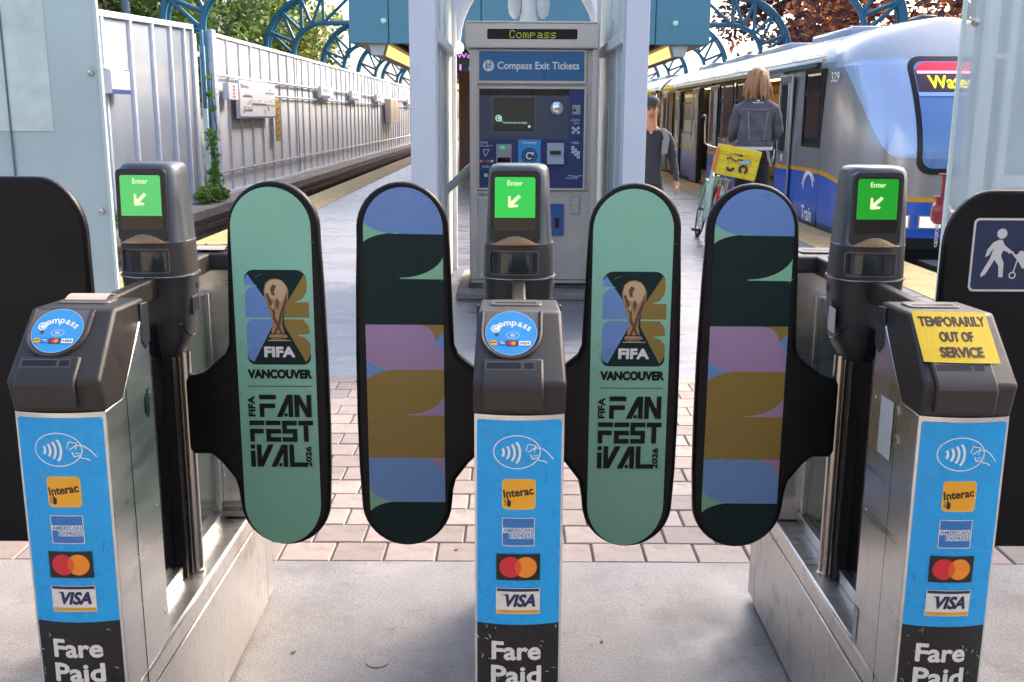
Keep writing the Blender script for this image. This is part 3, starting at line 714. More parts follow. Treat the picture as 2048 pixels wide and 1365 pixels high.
HEAD = []
def gate(name, x, idx, label, paddles, sticker=True, group='fare gates in a row'):
    g = thing(name, label, 'fare gate', (x, GY, 0), 0, group)
    # plinth: lower body, capping ledge, rounded end posts
    pl = MB().box(-.081, .081, -.50, .50, .012, .297).build('plinth', M_steel_d, g, bevel=.003)
    MB().box(-.0805, .0805, -.50, .50, .3, .352).build('ledge', M_steel_d, g, bevel=.008, seg=3)
    MB().box(-.074, .074, -.52, .52, 0, .014).build('plinth_foot', M_side, g)
    for s_ in (-1, 1):
        # cabinet under each reader head
        pr = [(s_*.330, .355), (s_*.330, 1.07), (s_*.375, 1.05), (s_*.49, .93), (s_*.572, .928), (s_*.572, .02), (s_*.502, .02), (s_*.502, .355)]
        cab = MB().prism(pr, -.081, .081, 'x').build('cabinet', M_steel, g, bevel=.004, seg=2)
        cf = MB(); n = 14
        ring = [(HW*(-1 + 2*i/n), (front_y(HW*(-1 + 2*i/n))) if s_ < 0 else -front_y(HW*(-1 + 2*i/n))) for i in range(n+1)]
        cf.prism(ring + [(HW, s_*.57), (-HW, s_*.57)], .02, .927, 'z'); cf.build('front_panel', M_steel, cab, smooth=30)
        for t in (-1, 1):
            MB().box(t*.0806 - .0006, t*.0806 + .0012, s_*.47 - .0009, s_*.47 + .0009, .30, .94).build('panel_seam', M_gloss, cab)
            for zz in (.42, .66, .90): MB().lathe([(.001, t*.0808), (.0042, t*.0808), (.0036, t*.0824), (.001, t*.0826)], 10, (0, s_*.352, zz), 'x').build('screw', M_tube, cab)
        if s_ > 0:
            lab = Print(); lab.rect(.1, .385, .17, .425, M_wh)
    if HEAD:
        rh = share(HEAD[0], 'reader_head', g, Matrix())
        for ch in HEAD[0].children:
            c1 = share(ch, ch.name.split('.')[0], rh, ch.matrix_local)
            for ch2 in ch.children:
                if not ch2.name.startswith('curled_flap'): share(ch2, ch2.name.split('.')[0], c1, ch2.matrix_local)
    else:
        rh = reader_head(g, True, idx); HEAD.append(rh)
    # rear head: same head turned round
    rr = share(rh, 'reader_head', g, Matrix.Rotation(pi, 4, 'Z'))
    for ch in rh.children:
        c1 = share(ch, ch.name.split('.')[0], rr, ch.matrix_local)
        for ch2 in ch.children: share(ch2, ch2.name.split('.')[0], c1, ch2.matrix_local)
    if sticker: front_sticker(g, idx)
    pylon(g, idx)
    for s_ in (-1, 1):
        MB().box(-.0145, .0145, min(s_*.34, s_*.068), max(s_*.34, s_*.068), 1.043, 1.0915).build('arm', M_head, g, bevel=.006, seg=3)
    # dark mast under the pylon, glazing and its frames, hinge tubes
    MB().box(-.030, .030, -.045, .045, .352, .9).box(-.036, .036, -.012, .012, .352, .895).build('mast', M_black, g, bevel=.003)
    for s_ in (-1, 1):
        MB().box(s_*.0375 - .0012, s_*.0375 + .0012, -.030, -.0265, .352, .9).build('mast_trim', M_tube, g)
        y0, y1 = (-.328, -.047) if s_ < 0 else (.047, .328)
        gl = MB().box(-.004, .004, y0, y1, .385, .985).build('glazing', M_glass_d if s_ < 0 else mat('smoked_glass', '#5d6a68', .05, trans=.55, spec=.6), g)
        MB().box(-.0205, .0205, y0, y1, .3525, .384).build('glazing_rail', M_steel, gl, bevel=.002)
        MB().box(-.016, .016, y0 if s_ < 0 else y1-.03, y0+.03 if s_ < 0 else y1, .384, .99).build('glazing_post', M_head_d if s_ < 0 else M_steel, gl, bevel=.002)
    for xt, d, kind, lab in paddles:
        tb = MB().lathe([(.019, .3525), (.019, .358), (.0155, .36), (.0155, .905)], 20, (xt, 0, 0)).build('hinge_tube', M_tube, g)
        if kind: paddle(g, xt, d, kind, lab)
    return g
GX = (-.810, .014, .812)
gl_ = gate('fare_gate', GX[0], 0, 'leftmost fare gate, its reader disc bare, mint festival flap reaching right', [(.040, 1, 'festival', 'mint green flap with trophy emblem and festival lettering'), (-.040, -1, None, '')])
gm_ = gate('fare_gate', GX[1], 1, 'middle fare gate in front of the ticket machine, with flaps to both sides', [(-.040, -1, 'pattern', 'flap printed with blue, mauve and olive curves'), (.040, 1, 'festival', 'mint green flap with trophy emblem and festival lettering')])
gr_ = gate('fare_gate', GX[2], 2, 'rightmost fare gate with a yellow out of service sticker over its reader', [(-.040, -1, 'pattern', 'flap printed with blue, mauve and olive curves'), (.040, 1, None, '')])
# out-of-service sticker on the right reader
rh = [c for c in gr_.children if c.name.startswith('reader_head')][0]
MY = mat('sticker_yellow', '#e8bf12', .5, var=.05, vscale=20, rvar=.1, bump=.1, bscale=30)
mv = lambda u, v, l: slope(u, .112 - v, l)
S = Print(.00006); S.poly([(-.0775, .002), (.0575, 0), (.0565, .109), (-.0775, .111)], MY)
S.text('TEMPORARILY', -.009, .0785, .021, M_brown, .016, width=.120, fat=.0007); S.text('OUT OF', -.009, .0455, .021, M_brown, .016, width=.060, fat=.0007); S.text('SERVICE', -.007, .0125, .021, M_brown, .016, width=.076, fat=.0007)
o = S.build('out_of_service_sticker', rh, mv, [i*.01 for i in range(-9, 9)], base=.0062); o["label"] = 'yellow sticker reading temporarily out of service'
S = Print(.0003); S.poly(rrect(-.06, .968, -.01, 1.025, .006), mat('pale_patch', '#b9b5ae', .5, bump=.3, bscale=300))
o = S.build('tape_patch', gr_, lambda u, v, l: (-.0785 - l, u, v)); 
S = Print(.0003); S.poly([(-.455, .80), (-.388, .80), (-.388, .915), (-.455, .918)], mat('pale_notice', '#c3c4bd', .5, var=.06, vscale=30)); S.build('notice_sticker', gr_, lambda u, v, l: (-.0815 - l, u, v))
S = Print(.0003); S.rect(-.36, .36, -.335, .44, mat('asset_tag', '#aab5a8', .5)); S.build('asset_tag', gr_, lambda u, v, l: (-.0815 - l, u, v))
for z in (.905, .85):
    MB().lathe([(.001, -.0808), (.011, -.0808), (.011, -.084), (.006, -.0855), (.001, -.085)], 16, (0, -.478 + .01*(z > .9), z), 'x').build('key_lock', M_tube, gr_)
# inspection slot on the left cabinet, and its asset sticker
MB().prism([(-.382, .868), (-.365, .853), (-.355, .862), (-.355, .905), (-.362, .915), (-.382, .897)], .0812, .0819, 'x').build('inspection_slot', M_glass_d, gl_)
S = Print(); S.rect(.338, .36, .43, .41, M_wh); S.text('RVG083', .378, .38, .012, M_bk, .01, width=.06); S.build('asset_sticker', gl_, lambda u, v, l: (.0815 + l, u, v))
S = Print(); S.rect(-.075, .36, -.01, .40, M_wh); S.text('RVG083', -.04, .375, .012, M_bk, .01, width=.05); S.build('asset_sticker', gl_, lambda u, v, l: (-u, .3285 - l - .002, v))

# wide gates whose big flaps close the lanes left and right
def wide_gate(name, xin, d, label, top):
    """flap edge at xin; hinge post farther out in direction d"""
    L = .86; xo = xin + d*L
    g = thing(name, label, 'fare gate', (xo, GY, 0), 0, 'wide gates at both ends of the row')
    R = .105; out = [(-d*(L) , .43 + .0)]
    o_ = []
    e0 = -d*L
    cx = e0 + d*R
    pts = [(e0 + d*(R - R*cos(radians(a))), top - R*1.25 + R*1.25*sin(radians(a))) for a in range(0, 91, 9)]
    pts += [(-d*.10, top), (-d*.06, top-.06), (-d*.05, .92), (0, .86), (0, .64), (-d*.05, .60), (-d*.06, .43), (e0 - d*.004 + d*.03, .428), (e0 - d*.004, .46)]
    b = MB().prism(pts, -.016, .016); f = b.build('wide_flap', M_rubber, g, bevel=.011, seg=4, smooth=50)
    MB().lathe([(.019, .3525), (.0155, .36), (.0155, .905)], 20).build('hinge_tube', M_tube, g)
    x0 = d*.04
    MB().box(x0-.081, x0+.081, -.57, .54, 0, .352).build('plinth', M_steel_d, g, bevel=.008)
    q = MB(); q.loft([superring(z, rx, ry, e=2.6) for z, rx, ry in ((.887, .026, .034), (.925, .058, .058), (.985, .0745, .069), (1.088, .082, .0765), (1.17, .078, .072), (1.315, .0685, .065), (1.343, .05, .045))]); po = q.build('pylon', M_head_d, g); po.location = (x0, 0, 0)
    MB().box(x0-.03, x0+.03, -.045, .045, .352, .9).build('mast', M_black, g)
    MB().prism([(-.33, .352), (-.33, 1.05), (-.375, 1.03), (-.475, 1.095), (-.572, .99), (-.572, .352)], x0-.081, x0+.081, 'x').build('cabinet', M_steel, g, bevel=.006)
    MB().box(x0-.0145, x0+.0145, -.34, -.06, 1.043, 1.0915).build('arm', M_head, g, bevel=.004)
    return g
wl = wide_gate('wide_fare_gate', -.970, -1, 'wide gate at the left edge with a plain black rounded flap', 1.309)
wr = wide_gate('wide_fare_gate', .985, 1, 'wide gate at the right edge with a navy stroller sign on its black flap', 1.291)
# stroller sign, in coordinates seen from the front; hinge of the right gate is at its origin
S = Print(.00025); X0 = -.80; mW = mat('sign_outline', '#d9d6cf', .4); mN = mat('sign_navy', '#20304f', .35, var=.08, vscale=20)
S.poly(rrect(X0, 1.060, X0+.262, 1.228, .012), mW); S.poly(rrect(X0+.005, 1.065, X0+.257, 1.223, .009), mN)
px_, pz = X0+.062, 1.185
S.poly(arcp(px_+.004, pz+.008, .0115, 0, 360, 18)[:-1], mW)
S.poly([(px_-.014, pz-.012), (px_-.002, pz-.006), (px_+.006, pz-.006), (px_+.012, pz-.018), (px_+.028, pz-.030), (px_+.025, pz-.036), (px_+.010, pz-.030), (px_+.006, pz-.042), (px_+.014, pz-.060), (px_+.015, pz-.092), (px_+.005, pz-.092), (px_+.003, pz-.066), (px_-.008, pz-.052), (px_-.026, pz-.086), (px_-.036, pz-.092), (px_-.036, pz-.084), (px_-.018, pz-.048), (px_-.012, pz-.024), (px_-.022, pz-.042), (px_-.030, pz-.046), (px_-.026, pz-.028)], mW)
S.line([(px_+.022, pz-.036), (px_+.030, pz-.033), (px_+.058, pz-.066)], .004, mW)
S.poly([(px_+.036, pz-.04), (px_+.058, pz-.072), (px_+.088, pz-.060), (px_+.090, pz-.030)], mW); S.poly(arcp(px_+.052, pz-.038, .0075, 0, 360, 14)[:-1], mW)
for xx in (.036, .085): S.line(arcp(px_+xx, pz-.087, .0068, 0, 360, 16)[:-1], .003, mW, closed=True)
S.line([(px_+.044, pz-.05), (px_+.037, pz-.081)], .003, mW); S.line([(px_+.08, pz-.064), (px_+.084, pz-.08)], .003, mW)
o = S.build('stroller_sign', wr, lambda u, v, l: (u, -.016 - l, v)); o["label"] = 'navy sign with a white figure pushing a stroller'
# ================================================================== UNSEEN HALL ADDED BEHIND THE CAMERA TO BLOCK LIGHT
hall = thing('light_block_hall', 'covered station hall that the picture is taken from', 'building', (0, 0, 0))
M_hall = mat('hall_wall', '#c4beb4', .8, 0, var=.1, vscale=1); M_ceil = mat('hall_ceiling', '#c9c4bb', .7, 0, var=.08, vscale=1)
MB().box(XL, XR, -4.2, -4.0, 0, 3.6).build('rear_wall', M_hall, hall); MB().box(XL, XR, -4.2, -1.6, 3.4, 3.6).build('ceiling', M_ceil, hall)
MB().box(XL, XL+.15, -4.0, -2.4, 0, 3.4).build('side_wall', M_hall, hall); MB().box(XR-.15, XR, -4.0, -2.4, 0, 3.4).build('side_wall', M_hall, hall)

# ================================================================== TICKET MACHINE
M_tvm = mat('machine_paint', '#d3c8bc', .45, .05, var=.06, vscale=6, rvar=.08)
M_tvm2 = mat('machine_trim', '#d6cbbe', .4, .1, rvar=.08)
TX, TY = .14, 8.25
tv = thing('ticket_machine', 'tall grey ticket machine with a blue exit tickets sign, between the white columns', 'ticket machine', (TX, TY, 0))
def tx(*a): return [v - TX for v in a]
MB().box(-.48, .52, .02, .80, .10, 1.95).build('housing', M_tvm, tv, bevel=.008)
MB().box(-.50, .53, .03, .82, 0, .10).build('base', M_side, tv, bevel=.01)
MB().box(-.485, -.42, -.012, .02, .135, 1.955).box(.475, .525, -.012, .02, .135, 1.955).build('corner_trim', M_tvm2, tv, bevel=.01, seg=3)
hd = MB().box(-.517, .523, -.055, .84, 1.955, 2.145).build('header', M_tvm2, tv, bevel=.014, seg=3)
MB().box(-.50, .505, -.06, .85, 2.146, 2.156).build('header_cap', M_wh, hd)
fl = lambda yy: (lambda u, v, l: (u, yy - l, v))
P = Print(.0004); P.poly(rrect(-.343, 2.022, .352, 2.098, .01), M_gloss)
led = mat('led_amber', '#9fb03a', .5, emit=.08); led2 = mat('led_off', '#2c2a22', .6)
for k in range(9): P.rect(-.33, 2.028 + k*.0075, .34, 2.031 + k*.0075, led2)
P.lay += 1
# dot-matrix word
F5 = {'C': ['01110','10001','10000','10000','10000','10001','01110'], 'o': ['00000','00000','01110','10001','10001','10001','01110'], 'm': ['00000','00000','11010','10101','10101','10101','10101'],
      'p': ['00000','00000','11110','10001','11110','10000','10000'], 'a': ['00000','00000','01110','00001','01111','10001','01111'], 's': ['00000','00000','01111','10000','01110','00001','11110']}
d = .0088
for i, ch in enumerate('Compass'):
    for r, row in enumerate(F5[ch]):
        for c, bit in enumerate(row):
            if bit == '1': P.rect(-.172 + (i*6 + c)*d, 2.091 - (r+1)*d, -.172 + (i*6 + c)*d + d*.82, 2.091 - r*d - d*.18, led, up=False)
P.build('led_display', hd, fl(-.055))
# blue sign above the console
sg = MB().box(-.425, .432, -.012, .02, 1.69, 1.95).build('sign_frame', M_tvm2, tv, bevel=.006)
P = Print(.0004); mB = mat('sign_blue', '#156a9c', .3, rvar=.05, vscale=4, coat=.3); P.rect(-.408, 1.712, .415, 1.936, mB)
P.poly(arcp(-.335, 1.825, .043, 0, 360, 28)[:-1], M_wh)
P.poly(arcp(-.349, 1.851, .006, 0, 360, 10)[:-1], mB); P.rect(-.3555, 1.80, -.3425, 1.843, mB); P.poly([(-.333, 1.80), (-.326, 1.80), (-.326, 1.83), (-.318, 1.83), (-.318, 1.80), (-.312, 1.80), (-.312, 1.845), (-.335, 1.84)], mB); P.poly(arcp(-.321, 1.855, .006, 0, 360, 10)[:-1], mB)
P.text('Compass Exit Tickets', .055, 1.782, .075, M_wh, .018, width=.64)
P.build('sign_panel', sg, fl(-.012))
# console
cf = MB()
for a in ((-.425, -.408, .868, 1.665), (.419, .436, .868, 1.665), (-.425, .436, 1.65, 1.668), (-.425, .436, .862, .880)): cf.box(a[0], a[1], -.018, .02, a[2], a[3])
con = cf.build('console_frame', M_tvm2, tv, bevel=.004)
mS = mat('console_slate', '#4d5262', .45, var=.04); mI = mat('console_indigo', '#2b3f74', .4, var=.05); mI2 = mat('console_navy', '#233766', .4)
mC = mat('target_blue', '#3a9bd8', .35); mG = mat('console_text', '#c9cfdc', .5); mK = mat('console_grey', '#9aa0a8', .4, .2)
P = Print(.0006)
P.rect(-.408, .880, .419, 1.652, mI); P.rect(-.408, 1.60, .30, 1.652, M_bk); P.rect(-.406, 1.262, .298, 1.60, mS)
P.rect(-.402, 1.12, -.285, 1.25, mI2); P.rect(-.40, .955, -.30, 1.02, mI2)
P.rect(-.308, 1.31, .04, 1.592, mat('bezel_grey', '#5d6373', .4)); P.poly(rrect(-.298, 1.322, .03, 1.583, .006), mat('screen_dark', '#24302f', .12, emit=.02))
P.poly(arcp(-.255, 1.425, .026, 0, 360, 22)[:-1], mat('screen_mint', '#b9dcd0', .4, emit=.12)); P.poly([(-.24, 1.40), (-.228, 1.40), (-.229, 1.425)], MATS['screen_mint'])
P.line(arcp(-.255, 1.425, .013, 50, 310, 12), .006, MATS['screen_dark'])
P.text('Touch screen to begin.', -.225, 1.379, .022, MATS['screen_mint'], .01, align='l', width=.20); P.poly(arcp(-.012, 1.362, .011, 0, 360, 12)[:-1], MATS['screen_mint'])
P.text('Coins', .357, 1.405, .022, mG, .01, width=.055); P.text('Only', .36, 1.377, .022, mG, .01, width=.045); P.poly([(.315, 1.406), (.327, 1.406), (.321, 1.418)], mG)
for a, b_ in ((.335, 1.352), (.375, 1.352), (.355, 1.337), (.335, 1.318), (.377, 1.318)): P.poly(arcp(a, b_, .012, 0, 360, 14)[:-1], mG)
P.text('Bills', .362, 1.228, .02, mG, .01, width=.045); P.poly([(.318, 1.236), (.330, 1.229), (.330, 1.244)], mG)
for k in range(3): P.rect(.322 + .022*k, 1.18 - .02*k, .347 + .022*k, 1.212 - .02*k, mG); P.rect(.322 + .022*k, 1.135 - .02*k + .02, .347 + .022*k, 1.155 - .02*k + .02, mG)
P.text('Debit', -.40, 1.228, .02, mG, .012, align='l', width=.062); P.text('Credit', -.40, 1.202, .02, mG, .012, align='l', width=.075); P.poly([(-.312, 1.204), (-.312, 1.22), (-.300, 1.212)], mG)
P.line([(-.375, 1.18), (-.33, 1.18), (-.345, 1.15), (-.36, 1.13), (-.368, 1.15)], .006, mG, closed=True)
for k, m in enumerate((M_orange, M_amex, M_mix, M_cream)): P.rect(-.405 + .029*k, 1.083, -.382 + .029*k, 1.10, m)
P.text('Audio', -.385, 1.04, .02, mG, .012, align='l', width=.06)
P.poly(arcp(-.355, .98, .016, 0, 360, 16)[:-1], mG)
P.rect(-.10, 1.055, .08, 1.262, mC); P.text('Compass', -.01, 1.225, .022, M_wh, .02, width=.11)
P.poly(arcp(-.01, 1.135, .062, 0, 360, 30)[:-1], mI2); P.line(arcp(-.01, 1.135, .047, 0, 360, 30)[:-1], .006, mC, closed=True); P.line(arcp(-.01, 1.135, .023, 45, 315, 16), .012, M_wh); P.poly([(.0, 1.16), (.025, 1.163), (.022, 1.135), (.012, 1.14)], M_wh)
P.text('translink', .33, .955, .016, mG, .01, width=.10); P.line([(.30, .982), (.36, .975), (.415, .982)], .006, mG)
P.build('console_panel', con, fl(.0))
MB().lathe([(.06, -.004), (.055, -.016), (.04, -.026), (.02, -.031), (.001, -.032)], 24, (.205, 0, 1.502), 'y').build('convex_mirror', mat('mirror', '#e6e6e6', .03, 1.0), con, smooth=60)
cs_ = MB().box(.325, .39, -.02, .0, 1.455, 1.53).build('coin_slot', mK, con, bevel=.004); MB().lathe([(.012, -.0205), (.012, -.022), (.001, -.022)], 12, (.343, 0, 1.49), 'y').build('slot', M_gloss, cs_)
cr = MB().box(-.275, -.15, -.02, 0, 1.075, 1.225).build('card_reader', mK, con, bevel=.004); MB().box(-.262, -.16, -.022, -.018, 1.08, 1.12).build('card_slot', M_gloss, cr); MB().box(-.245, -.205, -.024, -.019, 1.185, 1.212).build('green_light', mat('green_led', '#39b36a', .4, emit=.15), cr)
MB().box(.115, .27, -.008, 0, 1.06, 1.255).build('ticket_tray_back', mI2, con)
tt = MB().prism([(-.06, 1.07), (-.06, 1.11), (-.02, 1.135), (-.02, 1.235), (0, 1.235), (0, 1.07)], .13, .265, 'x').build('ticket_tray', mat('tray_grey', '#b6bfca', .35), con, bevel=.004); MB().box(.155, .24, -.035, -.019, 1.145, 1.175).build('tray_slot', M_head, tt)
MB().box(.16, .27, -.004, .02, .50, .752).build('coin_return', mat('return_blue', '#2f62a4', .35), tv, bevel=.003)
MB().box(.20, .235, -.0052, .0, .56, .64).build('return_slot', M_gloss, tv)
lk = MB().box(.33, .395, -.006, .02, .675, .81).build('door_lock', mat('lock_plate', '#c2c0bb', .4, .3), tv, bevel=.004); MB().lathe([(.012, -.007), (.012, -.014), (.001, -.015)], 14, (.362, 0, .735), 'y').build('lock_barrel', M_tube, lk)
P = Print(.0006); P.poly(rrect(-.425, .795, -.32, .85, .008), M_wh); P.text('0800', -.372, .807, .03, M_bk, .01, width=.085); P.build('number_tag', tv, fl(.02), base=.002)
MB().box(-.42, .47, .016, .02, .132, .137).box(-.42, .47, .016, .02, .855, .859).build('door_seam', M_gloss, tv)
MB().box(-.10, .47, .012, .019, .095, .107).build('vent_slot', M_gloss, tv)
o = MB().box(-.45, .95, 8.05, 9.3, .0005, .06).build('kerb_base', mat('kerb_concrete', '#9d938b', .8, 0, var=.25, vscale=9, bump=.3, bscale=40), bevel=.012)
tag(o, 'low concrete slab under the ticket machine', 'slab')
# pole with two horn speakers above the machine
pl = thing('speaker_pole', 'white pole with two loudspeakers rising behind the ticket machine', 'pole', (.13, 9.2, 0))
M_white = mat('white_paint', '#d5d8de', .4, 0, var=.05, vscale=4, rvar=.08)
MB().lathe([(.12, 0), (.12, .02), (.075, .03), (.075, 4.6)], 20).build('post', M_white, pl)
for s_ in (-1, 1):
    sp = MB().lathe([(.02, 2.26), (.05, 2.30), (.06, 2.36), (.055, 2.75), (.03, 2.8)], 14, (s_*.12, -.02, 0)).build('loudspeaker', mat('speaker_white', '#c9ccd2', .45), pl)
    MB().box(s_*.095 - .025, s_*.095 + .025, -.04, .02, 2.30, 2.36).build('bracket', M_grey, sp)

# ================================================================== PORTAL OF WHITE COLUMNS AROUND THE MACHINE
M_col = mat('column_paint', '#cdd0d8', .38, 0, var=.05, vscale=2, rvar=.1, stretch=(1, 1, .3))
M_colg = mat('panel_pale', '#c9d6d6', .35, 0, var=.04, vscale=2, rvar=.1)
for nm, x0, x1, xi, s_, lab in (('l', -.69, -.516, -.53, -1, 'white steel column left of the ticket machine, with a pale side panel running back'),
                                ('r', .741, .895, .755, 1, 'white steel column right of the ticket machine, with a pale side panel running back')):
    cx = (x0 + x1)/2
    c = thing('steel_column', lab, 'column', (cx, 7.0, 0), 0, 'columns flanking the ticket machine')
    hw = (x1 - x0)/2
    MB().box(-hw, hw, 0, .03, 0, 4.6).box(-hw, hw, .17, .2, 0, 4.6).box(-.012, .012, .03, .17, 0, 4.6).box(-hw-.04, hw+.04, -.05, .25, 0, .03).build('post', M_col, c, bevel=.004)
    xi_ = (-s_)*hw
    xa = xi_ + s_*.03
    MB().box(min(xa, xa + s_*.03), max(xa, xa + s_*.03), .22, 2.35, .05, 4.6).build('side_panel', M_colg, c, bevel=.002)
    for k, yy in enumerate((.75, 1.35)):
        MB().box(min(xa, xa - s_*.012), max(xa, xa - s_*.012), yy, yy+.05, .06, 4.6).build('panel_batten', M_col, c, bevel=.003)
    MB().box(min(xi_ - s_*.008, xa), max(xi_ - s_*.008, xa), 2.35, 2.45, .04, 4.6).build('rear_post', M_col, c, bevel=.004)
    MB().box(min(xi_ - s_*.012, xa), max(xi_ - s_*.012, xa), .20, 2.1, 1.93, 2.01).build('mid_rail', M_col, c, bevel=.006)
ar = thing('entrance_arch', 'white round entrance arch with globe lamps above the ticket machine', 'arch', (.125, 9.5, 0))
b = MB(); R0, R1 = .60, .66; zc = 2.07
outer = [(R1*cos(radians(a)), zc + 1.05*R1*sin(radians(a))) for a in range(180, -1, -6)]; inner = [(R0*cos(radians(a)), zc + 1.05*R0*sin(radians(a))) for a in range(0, 181, 6)]
b.prism(outer + inner, -.03, .05); b.build('rim', M_white, ar, bevel=.004)
for s_ in (-1, 1):
    sp = [(s_*(R1+.003), zc), (s_*(R1+.003), zc + 1.2), (0, zc + 1.2)] + [(s_*(R1+.003)*cos(radians(a)), zc + 1.05*(R1+.003)*sin(radians(a))) for a in range(90, 0, -6)]
    MB().prism(sp, .0, .02).build('spandrel', mat('spandrel_white', '#dfe6f2', .5), ar)
    MB().ball((s_*.615, -.10, 2.03), .05, 14, 10).build('globe_lamp', mat('globe_lamp', '#fff6ea', .4, emit=.5), ar)
    MB().box(s_*.615-.015, s_*.615+.015, -.10, .0, 2.07, 2.10).build('lamp_arm', M_white, ar)
# bent pipe rail left of the machine
pr = MB().tube([(-.60, 8.55, .0), (-.60, 8.55, .72), (-.585, 8.55, .79), (-.55, 8.55, .84), (-.34, 8.55, 1.03), (-.30, 8.6, 1.05), (-.25, 8.75, 1.05)], .035, 14).build('pipe_rail', mat('pipe_white', '#cdd6d3', .35, rvar=.1), smooth=50)
tag(pr, 'bent white pipe rail beside the ticket machine, on its left', 'rail')

# ================================================================== GLASS SCREENS LEFT AND RIGHT
def glassmat(name, col, a, rough):
    m = mat(name, col, rough, 0, alpha=a, spec=.6, var=.05, vscale=2); return m
gs = thing('glass_screen', 'tall pale green glass screen at the left edge behind the plain black flap', 'glass screen', (-1.81, 4.6, 0))
MB().box(-1.6, 0, -.008, .008, .03, 3.2).build('pane', glassmat('screen_glass_l', '#bfd0cb', .93, .12), gs)
MB().box(.001, .014, -.012, .012, .03, 3.2).build('edge_strip', mat('glass_edge', '#c9d8cf', .3, rvar=.1, vscale=6), gs)
MB().box(-1.6, .014, -.03, .03, 0, .03).build('shoe_rail', M_steel, gs)
MB().box(-.62, -.215, -.0135, -.0085, 1.37, 2.4).build('painted_reflection', mat('reflection_pale', '#cfdccf', .35, 0, var=.12, vscale=9), gs)  # pale sheet paints a skylight reflection onto the glass
MB().box(-.405, -.398, -.019, -.0138, .3, 2.4).build('cable', mat('cable', '#5c6b6b', .5), gs)
for z in (1.02, 1.62, 2.1): MB().lathe([(.012, -.012), (.012, -.022), (.001, -.024)], 12, (-.03, 0, z), 'y').build('bolt', M_tube, gs)
gs = thing('glass_screen', 'tall grey glass screen at the right edge beside the train front', 'glass screen', (1.95, 4.6, 0))
MB().box(0, 1.6, -.008, .008, .03, 3.2).build('pane', glassmat('screen_glass_r', '#cad6d4', .5, .08), gs)
MB().box(-.013, -.001, -.012, .012, .03, 3.2).build('edge_strip', MATS['glass_edge'], gs)
MB().box(-.013, 1.6, -.03, .03, 0, .03).build('shoe_rail', M_steel, gs)
for z in (1.85,): MB().lathe([(.018, -.012), (.018, -.03), (.001, -.032)], 14, (.035, 0, z), 'y').build('bolt', M_tube, gs)
c = thing('glazing_frame', 'white window frame standing behind the right glass screen', 'frame', (2.36, 5.3, 0))
for a in ((0, .06, 0, 3.2), (.12, .16, 0, 2.2), (.16, .9, 1.10, 1.16), (.16, .9, 2.1, 2.14), (.06, .12, 1.74, 1.76)): MB().box(a[0], a[1], 0, .05, a[2], a[3]).build('bar', mat('frame_white', '#eef2f2', .4), c, bevel=.003)
MB().box(.48, .9, .02, .035, 1.62, 2.05).build('red_panel', mat('panel_red', '#d8455a', .5), c)  # plain red panel with a yellow bar above it
MB().box(.40, .9, .0, .02, 2.2, 2.24).build('yellow_strip', mat('panel_yellow', '#d9cf5a', .5), c)
MB().box(-.03, .9, .06, .08, 0, 3.2).build('backing', mat('frame_backing', '#a3b0b2', .5, var=.1, vscale=3), c)
# red fire standpipe between the right screen and the train
fd = thing('fire_standpipe', 'dark red fire standpipe with a bell-shaped cap, left of the right glass screen', 'standpipe', (2.505, 6.0, 0))
mR = mat('red_enamel', '#8d2334', .25, 0, rvar=.08, vscale=10, coat=.3)
MB().lathe([(.03, 0), (.03, .80), (.001, .80)], 16, (.19, .1, 0)).build('riser', mR, fd)
MB().lathe([(.001, .835), (.03, .838), (.05, .86), (.058, .90), (.055, .935), (.046, .955), (.034, .962), (.034, .985), (.046, .988), (.046, 1.0), (.001, 1.0)], 24).build('bell', mR, fd, smooth=50)
MB().lathe([(.02, 1.0), (.02, 1.12), (.04, 1.12), (.04, 1.13), (.001, 1.13)], 16, (.012, 0, 0)).build('neck', mR, fd)
MB().tube([(.03, 0, .90), (.12, .05, .90), (.18, .1, .86), (.19, .1, .79)], .02, 10).build('elbow', mR, fd)
b = MB()
for k in range(7): b.tube([(-.01 + .008*cos(radians(a)), .008*sin(radians(a))*(k % 2), .835 - k*.02 + .012*sin(radians(a))) for a in range(0, 360, 60)], .003, 5, closed=True)
b.build('chain', mat('chain', '#a8929b', .4, .6), fd)
# ================================================================== PLATFORM CANOPY
M_teal = mat('teal_paint', '#5b8f9c', .4, 0, var=.05, vscale=1.5, rvar=.1)
M_teal_d = mat('teal_tube', '#2f6f8c', .35, 0, var=.08, vscale=2, rvar=.1)
CYN = 19.5
ca = thing('platform_canopy', 'long teal canopy box over the platform with timber soffit and warm light troughs', 'canopy', (.3, CYN, 0))
for k, (a, b_) in enumerate(((-3.32, -2.6), (-2.59, -.9), (-.89, 1.2), (1.21, 2.3), (2.31, 3.30))):
    MB().box(a, b_, 0, .08, 2.72, 4.6).build('fascia_panel', M_teal, ca, bevel=.015)
MB().box(-3.30, 3.28, .08, 60, 4.4, 4.6).build('roof', M_teal, ca)
M_soff = mat('soffit_timber', '#8d7358', .55, 0, var=.2, vscale=2, stretch=(6, .5, 1))
for i in range(14):
    for a, b_ in ((-3.30, -2.55), (2.5, 3.28)):
        MB().box(a, b_, .1 + i*4.2, .1 + i*4.2 + 4.12, 2.73, 2.78).build('soffit_panel', mat('soffit_edge', '#9a8f8a', .5, var=.1), ca)
    MB().box(-2.54, 2.49, .1 + i*4.2, .1 + i*4.2 + 4.12, 2.84, 2.9).build('soffit_panel', M_soff, ca)
MB().box(-3.30, -3.26, .08, 60, 2.74, 4.4).box(3.24, 3.28, .08, 60, 2.74, 4.4).build('side_fascia', M_teal, ca)
